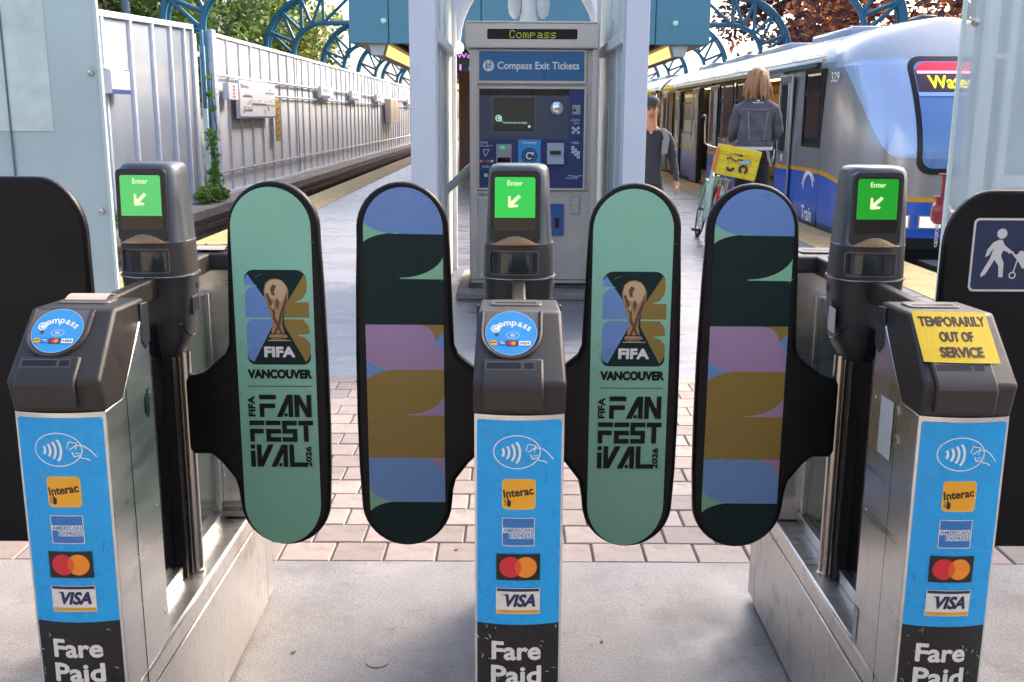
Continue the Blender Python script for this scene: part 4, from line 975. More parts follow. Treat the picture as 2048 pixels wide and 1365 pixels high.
for k, x in enumerate((-2.82, 2.78)):
    t = MB().prism([(x-.16, 2.729), (x+.16, 2.729), (x+.10, 2.52), (x-.10, 2.52)], .12, 58).build('light_trough', mat('trough_white', '#cfcabf', .5), ca)
    for s_ in (-1, 1):
        MB().prism([(x + s_*.163, 2.72), (x + s_*.166, 2.72), (x + s_*.112, 2.53), (x + s_*.109, 2.53)], .5, 57.5).build('lamp', mat('warm_lamp', '#ffd27a', .5, emit=.4), t)
for x, z in ((-2.68, 3.12), (2.66, 3.10)):
    MB().ball((x, -.03, z), (.055, .04, .05), 14, 8).build('round_lamp', mat('round_lamp', '#a9e6cf', .3, emit=.05), ca)
for yy in (14, 24, 34, 44, 54): MB().lathe([(.14, 0), (.14, 2.83)], 16, (0, yy, 0)).build('support_post', M_teal_d, ca)
# LED destination board under the canopy
lb = thing('destination_board', 'black LED board with pink lettering hanging under the canopy behind the machine', 'display board', (.3, 20.6, 0))
MB().box(-1.5, 1.6, -.05, .05, 2.25, 2.68).build('case', M_black, lb, bevel=.01)
mL = mat('led_pink', '#d78be8', .5, emit=.3)
P = Print(.001); P.text('Waterfront via University', -.45, 2.50, .12, mL, .01, width=1.9); P.text('1 min - 4 min', -.6, 2.30, .11, mL, .01, width=1.5); P.text('Waterfront', 1.08, 2.33, .12, mL, .01, width=.8); P.build('lettering', lb, lambda u, v, l: (u, -.052 - l, v))
for x in (-1.2, 1.3): MB().box(x-.02, x+.02, -.02, .02, 2.68, 2.85).build('hanger', M_black, lb)
sh = thing('platform_shelter', 'brown panelled lift housing far back under the canopy', 'shelter', (.35, 27, 0))
MB().box(-1.75, 1.6, 0, 6, 0, 2.6).build('wall', mat('brown_panel', '#6d4a36', .5, 0, var=.15, vscale=2), sh)
for x in (-1.2, .2): MB().box(x, x+1.0, -.03, .0, .02, 2.1).build('door', mat('brown_door', '#4f3427', .4, .2), sh, bevel=.01)

# ================================================================== ARCHED TRUSSES
def truss(Y, k, lab):
    t = thing('arch_truss', lab, 'truss', (0, Y, 0), 0, 'teal arched trusses along the tracks')
    for x0, d, end in ((-7.5, 1, -3.0), (8.35, -1, 3.55)):
        R, r = 1.78, .92; cx = x0 + d*R; z0 = 3.2
        so_ = MB().tube([(x0, 0, -.4), (x0, 0, z0)] + [(cx - d*R*cos(radians(a)), 0, z0 + R*sin(radians(a))) for a in range(12, 91, 6)] + [(end, 0, z0 + R)], .08, 10)
        so_.build('outer_chord', M_teal_d, t, smooth=60)
        si = MB().tube([(cx - d*r, 0, -.4), (cx - d*r, 0, z0)] + [(cx - d*r*cos(radians(a)), 0, z0 + r*sin(radians(a))) for a in range(12, 91, 6)] + [(end, 0, z0 + r)], .074, 10)
        si.build('inner_chord', M_teal_d, t, smooth=60)
        on = lambda a, q: (cx - d*q*cos(radians(a)), 0, z0 + q*sin(radians(a)))
        seg = [((x0, 0, z0), (cx - d*r, 0, z0))]
        for i, a in enumerate((22, 45, 68, 90)):
            seg.append((on(a, R), on(a, r))); seg.append((on(a, R), on((0, 22, 45, 68)[i], r)))
        xx = cx
        for i in range(3):
            nx = xx + (end - cx)/3 * 1.0
            seg.append(((nx, 0, z0+R), (xx, 0, z0+r))); seg.append(((nx, 0, z0+R), (nx, 0, z0+r))) if i < 2 else None
            xx = nx
        for s_ in seg: MB().tube([s_[0], s_[1]], .048, 8).build('strut', M_teal_d, t, smooth=60)
        # second plane of the chord pair
        MB().tube([(x0 + d*.03, .22, -.4), (x0 + d*.03, .22, z0)] + [(cx - d*(R-.05)*cos(radians(a)), .22, z0 + (R-.05)*sin(radians(a))) for a in range(12, 91, 6)] + [(end, .22, z0 + R - .05)], .055, 8).build('rear_chord', M_teal_d, t, smooth=60)
    return t
for k, Y in enumerate((22.7, 32, 41.3, 50.6, 59.9, 69.2)):
    truss(Y, k, ('nearest teal arched truss, springing behind the open fence panel', 'second teal arched truss from the camera', 'third teal arched truss from the camera',
                 'fourth teal arched truss from the camera', 'fifth teal arched truss, far along the tracks', 'farthest teal arched truss on the tracks')[k])

# ================================================================== LEFT FENCES
FX = -6.6
mf = thing('metal_fence', 'long white ribbed metal fence along the left track', 'fence', (FX, 22.9, -.35))
M_fen = mat('fence_sheet', '#d2d3da', .5, .0, var=.08, vscale=1.2, stretch=(1, 1, .25), rvar=.1)
M_fen2 = mat('fence_white', '#d7dbe4', .45, 0, var=.08, vscale=3)
PW = 1.06; NP = 42; FH = 3.5
proto = MB().box(-.012, .012, .012, PW-.012, .06, FH-.06).prism([(-.0, 0), (.06, .015), (.06, .05), (0, .065)], .06, FH-.06, 'z').build('fence_sheet', M_fen, mf)
for i in range(NP):
    o = proto if i == 0 else share(proto, 'fence_sheet', mf)
    o.location = (0, .2 + i*PW, 0)
L = .2 + NP*PW
MB().box(-.05, .06, 0, L, FH-.06, FH+.02).build('top_rail', M_fen2, mf, bevel=.01)
for z, r in ((2.62, .035), (2.26, .03), (.52, .03)): MB().tube([(.11, -.05, z), (.11, L, z)], r, 8).build('pipe_rail', mat('galvanised', '#b9bcc2', .3, .8, rvar=.1), mf)
MB().box(-.03, .12, .15, L, .0, .06).build('foot_rail', M_fen2, mf)
ep = MB().prism([(-.08, -.14), (.14, -.14), (.14, .12), (-.08, .12)], 0, FH+.06, 'z').build('end_post', mat('peeling_white', '#d3dcea', .5, 0, var=.5, vscale=5, col2='#9aa6b8'), mf, bevel=.012)
for z in (.5, .9, 1.4, 2.2, 2.6): MB().lathe([(.02, .141), (.02, .155), (.001, .157)], 10, (0, -.03, z), 'x').build('bolt', M_tube, ep)
# open glazed section nearer to the camera
gf = thing('glazed_fence', 'tall white-framed translucent fence left of the ribbed fence', 'fence', (FX, 15.9, -.35))
M_pane = mat('fence_pane', '#aab2bd', .12, 0, var=.08, vscale=1, alpha=.9, spec=.6)
ys = [0, 1.0, 2.25, 3.35, 4.35, 5.2, 5.75]
top = lambda y: 3.30 + .05*y/1.4
for i in range(len(ys)-1):
    y0, y1 = ys[i], ys[i+1]
    M_ = M_pane if i < 5 else mat('perforated', '#9ea2a8', .5, .2, var=.2, vscale=40)
    MB().prism([(y0+.03, .06), (y1-.03, .06), (y1-.03, top(y1)-.05), (y0+.03, top(y0)-.05)], -.01, .01, 'x').build('pane' if i < 5 else 'perforated_panel', M_, gf)
for i, y in enumerate(ys):
    MB().box(-.05, .07, y-.045, y+.045, 0, top(y)).build('mullion', M_fen2, gf, bevel=.008)
MB().prism([(ys[0], top(0)-.04), (ys[-1], top(ys[-1])-.04), (ys[-1], top(ys[-1])+.06), (ys[0], top(0)+.06)], -.06, .08, 'x').build('top_rail', M_fen2, gf, bevel=.01)
gd = MB().box(-.04, .05, 5.86, 6.0, 0, 3.4).box(-.04, .05, 6.44, 6.56, 0, 3.2).box(-.04, .05, 6.0, 6.44, 2.95, 3.05).build('gate_frame', M_fen2, gf, bevel=.008)
MB().box(.05, .12, 6.2, 6.3, 1.9, 3.5).build('drain_pipe', M_teal_d, gf, bevel=.02)
# things fixed to the fences
def on_fence(name, y0, y1, z0, z1, lab, cat, m, dep=.08, group=None, x=FX+.16):
    o = thing(name, lab, cat, (x, y0, z0), 0, group)
    MB().box(0, dep, 0, y1-y0, 0, z1-z0).build('panel', m, o, bevel=.01)
    return o
W_sign = mat('sign_white', '#cdd0da', .35, var=.03); M_ind = mat('sign_indigo', '#3b4a8a', .4); M_mapk = mat('map_ink', '#5b6274', .5)
ms = on_fence('route_map', 24.3, 27.9, 1.34, 2.21, 'white transit route map board on the ribbed fence', 'map', W_sign, .10)
P = Print(.002); Wd = 3.6; U = lambda u: u*Wd; V = lambda v: v*.87
P.rect(U(.0), 0, U(1), V(.055), M_ind)
P.text('29th Avenue', U(.03), V(.80), .10, M_mapk, .01, align='l', width=.75); P.text('Trains to', U(.80), V(.78), .07, M_mapk, 0, align='l', width=.4); P.line([(U(.70), V(.72)), (U(.97), V(.72))], .04, mat('map_grey', '#8b8f9c', .5))
P.line([(U(.32), V(.39)), (U(.68), V(.39)), (U(.70), V(.38))], .045, M_mapk); P.line([(U(.70), V(.38)), (U(.98), V(.37))], .02, MATS['map_grey'])
P.line([(U(.08), V(.60)), (U(.30), V(.60)), (U(.30), V(.22)), (U(.08), V(.22))], .03, M_mapk)
rnd = random.Random(4)
for i in range(26):
    u, v = (rnd.choice((.05, .12, .18, .22)), rnd.uniform(.1, .75)) if i < 9 else (.34 + .035*(i-9), rnd.choice((.44, .47, .33, .30)))
    P.rect(U(u), V(v), U(u+.022), V(v+.03), M_mapk)
P.rect(U(.67), V(.20), U(.71), V(.34), M_mapk); P.rect(U(.10), V(.36), U(.16), V(.40), mat('map_yellow', '#b8b24a', .5)); P.rect(U(.93), V(.08), U(.985), V(.15), M_ind)
P.build('map_print', ms, lambda u, v, l: (.10 + l, u, v))
ix = on_fence('fire_box', 23.25, 24.05, 1.75, 2.12, 'small white box with red marks between the fence post and the route map', 'box', W_sign, .14)
P = Print(.002)
for k in range(4): P.rect(.35, .05 + .075*k, .5, .09 + .075*k, M_red)
P.build('red_marks', ix, lambda u, v, l: (.14 + l, u, v))
yw = on_fence('warning_strip', 28.25, 28.75, .72, 1.85, 'narrow yellow and brown upright warning sign beside the route map', 'sign', mat('warning_yellow', '#b08a2c', .5, 0, var=.4, vscale=9), .03)
P = Print(.002)
for k in range(6): P.poly([(.05, .08 + k*.18), (.45, .16 + k*.18), (.45, .21 + k*.18), (.05, .13 + k*.18)], mat('warning_brown', '#6d4f22', .5))
P.build('stripes', yw, lambda u, v, l: (.03 + l, u, v))
for k, (y0, lab) in enumerate(((34.6, 'first small white station name plate along the fence'), (41.2, 'second small white station name plate along the fence'), (48.6, 'third small white station name plate along the fence'), (63, 'farthest small white station name plate, near the column'))):
    s_ = on_fence('name_plate', y0, y0+1.6 + .02*y0, 1.98, 2.36, lab, 'sign', W_sign, .12, 'name plates along the fence')
    P = Print(.002); P.rect(0, 0, 1.6, .08, M_ind); P.text('29th Ave', .8, .2, .09, M_mapk, .01, width=1.0); P.build('lettering', s_, lambda u, v, l: (.12 + l, u, v))
c_ = on_fence('utility_cabinet', 52.5, 56, 1.05, 2.2, 'pale pink utility cabinet hung on the far end of the fence', 'cabinet', mat('cabinet_pink', '#c7b6ab', .5, var=.1), .3)
MB().box(.3, .31, 1.7, 1.76, .05, 1.1).build('door_gap', M_head, c_)
s_ = on_fence('name_plate', 16.6, 17.4, 1.75, 2.12, 'white name plate with blue base on the glazed fence', 'sign', W_sign, .14, 'name plates along the fence', x=FX+.12)
P = Print(.002); P.rect(0, 0, .8, .07, M_ind); P.build('blue_base', s_, lambda u, v, l: (.14 + l, u, v)); MB().tube([(.05, -.1, .4), (.05, .9, .4)], .03, 8).build('hanger_pipe', MATS['galvanised'], s_)
lp = thing('lamp_post', 'slim blue-grey post behind the glazed fence', 'post', (-9.45, 26, -.4)); MB().lathe([(.12, 0), (.09, 7)], 12).build('shaft', mat('lamp_grey', '#7f93ab', .4, .3), lp); MB().box(0, 1.4, -.05, .05, 6.9, 7.0).build('lamp_arm', MATS['lamp_grey'], lp)
tb = thing('trackside_box', 'pale box on the track bed below the train front', 'box', (3.95+1.0, 10.9, -.95)); MB().box(-.45, .4, -.3, .3, 0, .8).build('case', mat('trackbox', '#8f8583', .6, var=.15), tb, bevel=.02); MB().box(-.47, .42, -.32, .32, .8, .86).build('lid', M_head, tb, bevel=.01)
# ================================================================== TRAIN
TCX, THW = 5.36, 1.28
M_tblue = mat('train_blue', '#1d5fc4', .2, 0, rvar=.05, vscale=3, coat=.4)
M_torange = mat('train_orange', '#e3a118', .25)
M_tsilver = mat('train_grey', '#a19f9d', .22, .45, rvar=.05, vscale=3)
M_troof = mat('train_white', '#a4aab6', .22, 0, rvar=.08, vscale=2, coat=.3)
M_tbump = mat('train_bumper', '#5c6068', .5)
M_tface = mat('train_face', '#aebfdd', .18, .25, rvar=.05, vscale=2, coat=.3)
M_win = mat('train_glass', '#2b3440', .03, 0, alpha=.72, spec=.9)
M_tblack = mat('train_black', '#101114', .25)
M_int = mat('train_interior', '#cfa46a', .6, 0, var=.1, vscale=2)
M_seat = mat('train_seat', '#3a5a8e', .7)
M_lite = mat('train_light', '#ffe6b0', .5, emit=1.6)
M_yp = mat('grab_yellow', '#e0b52a', .3)
def train_car(name, y0, y1, label, nose, doors, wins):
    t = thing(name, label, 'train', (TCX, y0, 0), 0, 'cars of the train at the platform')
    L = y1 - y0
    zs = [-.10, .06, .30, .70, .755, .90, 1.05, 1.20, 1.35, 1.50, 1.65, 1.80, 1.93, 2.06, 2.14, 2.28, 2.42, 2.53, 2.61, 2.66]
    ws = [1.22, 1.27, 1.28, 1.28, 1.28, 1.28, 1.28, 1.277, 1.273, 1.268, 1.263, 1.257, 1.251, 1.245, 1.225, 1.15, 1.00, .78, .50, .18]
    band = [4, 0, 0, 1, 2, 2, 2, 2, 2, 2, 2, 2, 2, 2, 3, 3, 3, 3, 3]
    st = sorted(set([1.8] + [v for d in doors for v in d] + [v for w_ in wins for v in w_[:2]] + [L]))
    n = 20
    rings = []
    for z, w_ in zip(zs, ws):
        ring = []
        # far (right) side from back to front, nose, near (left) side front to back: index 0 = left back
        side = [(-1, y) for y in st[::-1]]
        front = []
        if nose:
            yf = .0 if z < 1.0 else 1.25*((z - 1.0)/1.66)**1.7
            yf += .25 if z < 0 else 0
            for i in range(1, 2*n):
                a = pi * i / (2*n); c_ = -cos(a); s_ = sin(a)
                xx = math.copysign(abs(c_)**.55, c_); q = abs(s_)**.62
                front.append((xx, 1.8 - (1.8 - yf) * q * (1.0)))
        else:
            front = [(-1, .0), (1, .0)]
        allp = side + front + [(1, y) for y in st]
        for xx, y in allp:
            drop = 0
            if nose and .2 < z < 1.2: drop = -.22*max(0, min(1, (1.6 - y)/1.5))
            ring.append((xx*w_, y, z + drop*(1 if .25 < z < .8 else (.5 if z < 1 else 0))))
        rings.append(ring)
    m = len(rings[0]); b = MB(); ns = len(st)
    left_y = st[::-1]
    for i in range(len(zs)-1):
        for j in range(m-1):
            a, c = rings[i][j], rings[i][j+1]
            # real openings on the platform side for doors and windows
            if j < ns - 1:
                ya, yb = left_y[j+1], left_y[j]
                mid = (ya + yb)/2
                if any(d0 < mid < d1 for d0, d1 in doors) and -.0 < (zs[i]+zs[i+1])/2 < 2.06: continue
                if any(w_[0] < mid < w_[1] for w_ in wins) and 1.05 <= zs[i] and zs[i+1] <= 2.07: continue
            sh_ = int(max(0, (2.06 - zs[i])*9)) if nose else 0
            if nose and ns + sh_ <= j < m - ns - sh_ and zs[i] >= .89: k = 2 if zs[i] < 2.05 else 3
            elif nose and ns <= j < m-ns and zs[i] > .76: k = 2
            else: k = band[i]
            b.add([rings[i][j], rings[i][j+1], rings[i+1][j+1], rings[i+1][j]], [(0, 1, 2, 3)], k)
    b.add(rings[-1], [tuple(range(m))], 3)
    if not nose: pass
    body = b.build('body', [M_tblue, M_torange, M_tsilver, M_troof, M_tbump, M_tface], t, smooth=35)
    bm = bmesh.new(); bm.from_mesh(body.data); bmesh.ops.remove_doubles(bm, verts=bm.verts, dist=.0005); bmesh.ops.recalc_face_normals(bm, faces=bm.faces); bm.to_mesh(body.data); bm.free()
    body.data.shade_smooth(); body.data.set_sharp_from_angle(angle=radians(40))
    X = -1.28
    # interior shell
    MB().box(X+.05, 1.2, 2.2 if nose else .2, L-.1, -.06, -.01).build('cabin_floor', M_tbump, t)
    MB().box(1.1, 1.14, 2.2 if nose else .2, L-.1, 0, 2.2).build('cabin_wall', M_int, t)
    MB().box(X+.10, 1.1, 2.2 if nose else .2, L-.1, 2.2, 2.24).build('cabin_ceiling', M_int, t)
    if nose: MB().box(X+.05, 1.2, 2.15, 2.2, 0, 2.2).build('cab_bulkhead', M_int, t)
    MB().box(-.15, .1, 2.4 if nose else .4, L-.3, 2.17, 2.195).build('cabin_light', M_lite, t)
    for k in range(int(L/2.4)):
        MB().box(.62, 1.08, 2.6 + k*2.4 - (0 if nose else 2), 3.9 + k*2.4 - (0 if nose else 2), .35, 1.0).build('seat', M_seat, t, bevel=.05)
    MB().tube([(-.5, 2.4 if nose else .4, 1.88), (-.5, L-.4, 1.88)], .02, 6).build('grab_rail', M_yp, t)
    # windows
    for w0, w1 in [w_[:2] for w_ in wins]:
        P = MB().prism([(w0+.03, 1.08), (w1-.03, 1.08), (w1-.03, 2.03), (w0+.03, 2.03)], X+.012, X+.02, 'x'); wo = P.build('window', M_win, t)
        f = MB()
        for a in ((w0, w0+.05, 1.04, 2.07), (w1-.05, w1, 1.04, 2.07), (w0+.05, w1-.05, 1.04, 1.09), (w0+.05, w1-.05, 2.02, 2.07), (w0+.05, w1-.05, 1.72, 1.76)): f.box(X-.006, X+.02, a[0], a[1], a[2], a[3])
        f.build('window_frame', M_tblack, wo)
    # doors: leaves slid along the body side, each with its window and grab line
    for k, (d0, d1) in enumerate(doors):
        f = MB()
        for a in ((d0-.04, d0+.03, 0, 2.1), (d1-.03, d1+.04, 0, 2.1), (d0+.03, d1-.03, 2.03, 2.1)): f.box(X-.012, X+.08, a[0], a[1], a[2], a[3])
        f.build('door_frame', M_tblack if k % 2 else mat('door_frame_grey', '#a5a29e', .35, .4), t, bevel=.008)
        MB().box(X-.03, X+.06, d0, d1, -.05, .0).build('door_sill', M_steel, t)
        for s_, a, c in ((-1, d0-.75, d0-.06), (1, d1+.06, d1+.75)):
            if a < 1.9: a = 1.9
            dr = MB().box(X-.055, X-.018, a, c, .02, 2.04).build('door', M_tsilver, t, bevel=.012, seg=3)
            MB().box(X-.0575, X-.0545, a+.12, c-.12, .95, 1.9).build('door_window', M_win, dr)
            fr = MB().tube([(X-.06, a+.1, .93), (X-.06, c-.1, .93), (X-.06, c-.1, 1.92), (X-.06, a+.1, 1.92)], .014, 6, closed=True); fr.build('window_trim', M_tube, dr)
            MB().box(X-.0575, X-.0545, a+.01, c-.01, .03, .69).build('blue_band', M_tblue, dr); MB().box(X-.058, X-.0545, a+.01, c-.01, .69, .745).build('orange_band', M_torange, dr)
            MB().box(X-.06, X-.0545, (a+c)/2 - .03, (a+c)/2 + .03, .80, .9).build('push_button', M_wh, dr)
        MB().tube([(-.9, (d0+d1)/2, 0), (-.9, (d0+d1)/2, 2.18)], .02, 8).build('grab_pole', M_yp, t)
    MB().prism([(X-.02, 2.10), (X+.05, 2.10), (X+.07, 2.16), (X, 2.16)], 2.2 if nose else .3, L-.2).build('gutter', M_tblack, t)
    for yy in [1.84 + 1.21*q for q in range(int((L-2)/1.21))]:
        if not any(d0-.85 < yy < d1+.85 for d0, d1 in doors) and not any(w_[0] < yy < w_[1] for w_ in wins): MB().box(X-.002, X+.01, yy-.004, yy+.004, -.05, 1.04).build('panel_seam', M_tblack, t)
    for yy in [3.0 + 3.4*q for q in range(int((L-3)/3.4))]: MB().box(-.6, .6, yy, yy+2.0, 2.55, 2.70).build('roof_unit', M_troof, t, bevel=.05)
    MB().box(-1.0, 1.0, 1.2, L-.5, -.75, -.12).build('underframe', M_tblack, t)
    for yy in ((2.8, L-2.5) if L > 6 else (L/2,)):
        for xx in (-.68, .69): MB().lathe([(.001, -.06), (.36, -.06), (.36, .06), (.001, .06)], 20, (xx, yy, -.43), 'x').build('wheel', M_tbump, t)
    return t
tr = train_car('train_car', 11.95, 29.0, 'front car of the blue and silver train, red light above its windscreen', True, [(4.0, 5.3), (9.6, 10.9), (14.2, 15.4)], [(1.85, 2.75), (6.1, 7.3), (7.5, 8.8), (11.8, 13.4)])
train_car('train_car', 29.6, 46.5, 'second train car, farther along the platform', False, [(2.2, 3.5), (8, 9.3), (13, 14.3)], [(.5, 1.4), (4.4, 7.1), (10.2, 12.1)])
train_car('train_car', 47.1, 64, 'third train car, the farthest one in view', False, [(2.2, 3.5), (8, 9.3), (13, 14.3)], [(.5, 1.4), (4.4, 7.1), (10.2, 12.1)])
MB().box(-1.1, 1.1, 17.0, 17.7, .0, 2.2).build('gangway', M_tblack, tr)
P = Print(.002); yl = mat('door_sign_yellow', '#e5d31f', .5, emit=.15); P.rect(-2.0, 0, -.2, .14, yl); P.build('yellow_side_sign', tr, lambda u, v, l: (-1.262 - l, 16.9 + u, 2.07 + v))
P = Print(.002); P.rect(-1.6, 0, 0, .14, yl); P.build('yellow_side_sign', tr, lambda u, v, l: (-1.262 - l, 21 + u, 2.07 + v))
# front: windscreen, destination sign, red strip, lamps
def nose_y(x, z):
    w_ = 1.28 if z < 1.0 else (1.28 - .035*(z-1.0)/1.06 if z < 2.06 else 1.245 - .4*(z-2.06))
    yf = 0 if z < 1.0 else 1.25*((z - 1.0)/1.66)**1.7
    xx = min(.999, abs(x)/w_); c_ = xx**(1/.55); s_ = math.sqrt(max(0, 1 - c_*c_)); q = s_**.62
    return 1.8 - (1.8 - yf)*q
def on_nose(u, v, l): return (u, nose_y(u, v) - l, v)
NC = [i*.06 for i in range(-20, 21)]
def gridpoly(P, u0, u1, v0, v1, m, n=14):
    P.lay += 1
    for i in range(n):
        a, b_ = v0 + (v1-v0)*i/n, v0 + (v1-v0)*(i+1)/n
        P.items.append(([(u0, a), (u1, a), (u1, b_), (u0, b_)], [(0, 1, 2, 3)], P.mi(m), P.lay))
FP = [(-1.225, 2.13), (-1.215, 2.02), (-1.20, 1.90), (-1.175, 1.75), (-1.145, 1.58), (-1.11, 1.42), (-1.07, 1.27), (-1.02, 1.13), (-.96, 1.03), (-.88, .985)]
P = Print(.003); P.poly(FP + [(-u, v) for u, v in FP[::-1]], M_tface); P.build('nose_panel', tr, on_nose, [i*.03 for i in range(-41, 42)], base=.016, vcuts=[.95 + .08*i for i in range(15)])
P = Print(.004)
P.poly(rrect(-.69, .80, .69, 2.16, .16, 8), M_tblack); P.poly(rrect(-.63, .87, .63, 2.10, .12, 8), mat('windscreen', '#5f86bd', .06, 0, spec=.9, coat=.5))
gridpoly(P, -.62, .62, 1.74, 2.0, mat('sign_box', '#4a3440', .3)); P.poly([(-.61, 1.99), (.61, 1.99), (.58, 2.04), (.50, 2.09), (-.50, 2.09), (-.58, 2.04)],  mat('red_glow', '#d8123a', .4, emit=.25)); gridpoly(P, -.60, .60, 1.955, 1.985, mat('red_strip', '#ff7c98', .4, emit=1.2), 3)
gridpoly(P, -.63, .63, 1.69, 1.735, mat('sill_blue', '#a9c6ee', .3), 3)
vsf = Print(.004); P.text('Waterfront', -.50, 1.78, .15, mat('dest_yellow', '#f3e526', .5, emit=.5), .02, align='l', width=.92)
P.build('windscreen', tr, on_nose, NC, base=.022, vcuts=[.9 + .08*i for i in range(16)])
P = Print(.003); gridpoly(P, -1.0, 1.0, .14, .40, M_tblue, 4)
for x in (-.98, -.62, .38, .74):
    gridpoly(P, x, x+.28, .17, .33, M_tube, 4); gridpoly(P, x+.02, x+.26, .185, .315, mat('headlamp', '#f4efe6', .1, emit=.15), 4)
P.build('headlamp_cluster', tr, on_nose, NC, base=.012)
P = Print(.003); P.text('329', 0, 0, .13, M_wh, .015, width=.34); P.build('car_number', tr, lambda u, v, l: (-1.262 - l, 1.45 - u, 1.88 + v))
P = Print(.003); wv = M_wh
P.line(arcp(.0, 0, .28, 20, 160, 12), .05, wv); P.line(arcp(.1, -.02, .30, 40, 170, 12), .03, wv); P.text('Train', .05, -.38, .2, wv, .02, width=.5)
P.build('operator_mark', tr, lambda u, v, l: (-1.283 - l, 2.3 - u, .42 + v))
MB().box(-.12, .12, 1.8, 2.2, 2.64, 2.74).build('roof_antenna', M_grey, tr, bevel=.03)

# ================================================================== PEOPLE
def skin_mesh(J, E_, root):
    names = list(J); idx = {n: i for i, n in enumerate(names)}
    me = bpy.data.meshes.new('sk'); me.from_pydata([J[n][0] for n in names], [(idx[a], idx[b]) for a, b in E_], []); me.update()
    ob = bpy.data.objects.new('sk', me); C.objects.link(ob)
    md = ob.modifiers.new('s', 'SKIN'); md.use_smooth_shade = True; md.branch_smoothing = .6
    bpy.context.view_layer.objects.active = ob
    if not me.skin_vertices:
        for o_ in bpy.context.selected_objects: o_.select_set(False)
        ob.select_set(True); bpy.ops.mesh.customdata_skin_add()
    for i, n in enumerate(names):
        r = J[n][1]; r = (r, r) if not isinstance(r, tuple) else r
        me.skin_vertices[0].data[i].radius = r; me.skin_vertices[0].data[i].use_root = (n == root)
    ob.modifiers.new('d', 'SUBSURF').levels = 3
    bpy.context.view_layer.update()
    out = bpy.data.meshes.new_from_object(ob.evaluated_get(bpy.context.evaluated_depsgraph_get()))
    bpy.data.objects.remove(ob); bpy.data.meshes.remove(me); return out
def person(name, label, loc, rz, J, E_, mats, pick):
    t = thing(name, label, 'person', loc, rz)
    me = skin_mesh(J, E_, 'pelvis')
    for m in mats: me.materials.append(m)
    for p in me.polygons: p.material_index = pick(p.center); p.use_smooth = True
    cn = [(v.co.copy(), v.normal.copy()) for v in me.vertices]; out = []
    for co, no in cn:                          # folds in the cloth
        if pick(co) in (1, 2):
            q = Vector((co.x*9, co.y*9, co.z*14)); co = co + no * (.011*noise.noise(q) + .006*noise.noise(q*2.7))
        out += co[:]
    me.vertices.foreach_set("co", out); me.update()
    o = bpy.data.objects.new('body', me); C.objects.link(o); o.parent = t
    return t
M_skin = mat('skin', '#b07d62', .5, 0, var=.06, vscale=20); M_jkt = mat('dark_pullover', '#2d2c33', .8, 0, var=.15, vscale=18, bump=.5, bscale=14); M_pan = mat('dark_trousers', '#24242b', .85, 0, var=.2, vscale=12, bump=.5, bscale=12)
M_shoe = mat('shoe', '#17171a', .5); M_den = mat('faded_denim', '#53545e', .85, 0, var=.3, vscale=9, bump=.8, bscale=10); M_hair = mat('blond_hair', '#a07650', .5, 0, var=.3, vscale=14, bump=1.0, bscale=30, stretch=(6, 6, .6))
def hand(side, w_, d=(0, 0, -1)):
    """palm and five bent fingers as joints rooted at the wrist"""
    J = {}; E_ = []; wx, wy, wz = w_; s_ = side
    J['palm'+str(s_)] = ((wx, wy-.01, wz-.06), (.030, .020)); prev = 'palm'+str(s_)
    for k, (dy, ln) in enumerate(((-.030, .055), (-.011, .068), (.009, .066), (.027, .052))):
        n1, n2 = 'f%d%s' % (k, s_), 'g%d%s' % (k, s_)
        J[n1] = ((wx + s_*.004, wy - .01 + dy, wz - .06 - ln*.62), .0095); J[n2] = ((wx - s_*.014, wy - .012 + dy, wz - .06 - ln*1.05), .008)
        E_ += [(prev, n1), (n1, n2)]
    J['t1'+str(s_)] = ((wx - s_*.012, wy - .05, wz - .055), .011); J['t2'+str(s_)] = ((wx - s_*.022, wy - .062, wz - .085), .0095)
    E_ += [(prev, 't1'+str(s_)), ('t1'+str(s_), 't2'+str(s_))]
    return J, E_
# walking man in a cap (faces the camera)
J = {'pelvis': ((0, 0, .86), (.15, .10)), 'waist': ((0, .0, .98), (.145, .10)), 'chest': ((0, 0, 1.17), (.165, .115)), 'collar': ((0, .0, 1.295), (.115, .085)), 'neck': ((0, -.005, 1.37), (.055, .055)),
     'jaw': ((0, -.02, 1.43), (.058, .066)), 'face': ((0, -.022, 1.49), (.068, .082)), 'crown': ((0, -.008, 1.555), (.066, .078)),
     'sh1': ((.165, .0, 1.275), .062), 'el1': ((.235, .03, 1.04), .046), 'wr1': ((.265, -.06, .845), .03), 'sh-1': ((-.165, .0, 1.275), .062), 'el-1': ((-.225, -.02, 1.04), .046), 'wr-1': ((-.235, .06, .85), .03),
     'hip1': ((.085, 0, .80), .085), 'kn1': ((.10, -.09, .46), .062), 'an1': ((.10, -.02, .09), .045), 'toe1': ((.115, -.18, .04), .04), 'hip-1': ((-.085, 0, .80), .085), 'kn-1': ((-.10, .04, .46), .062), 'an-1': ((-.10, .20, .13), .045), 'toe-1': ((-.11, .08, .04), .04)}
E_ = [('pelvis', 'waist'), ('waist', 'chest'), ('chest', 'collar'), ('collar', 'neck'), ('neck', 'jaw'), ('jaw', 'face'), ('face', 'crown')]
for s_ in ('1', '-1'):
    E_ += [('collar', 'sh'+s_), ('sh'+s_, 'el'+s_), ('el'+s_, 'wr'+s_), ('pelvis', 'hip'+s_), ('hip'+s_, 'kn'+s_), ('kn'+s_, 'an'+s_), ('an'+s_, 'toe'+s_)]
    hj, he = hand(int(s_), J['wr'+s_][0]); J.update(hj); E_ += [('wr'+s_, 'palm'+s_)] + he
def pick1(c):
    if c.z > 1.325 and abs(c.x) < .075: return 0
    if abs(c.x) > .17 and c.z < .85: return 0
    if c.z > .82: return 1
    return 2 if c.z > .1 else 3
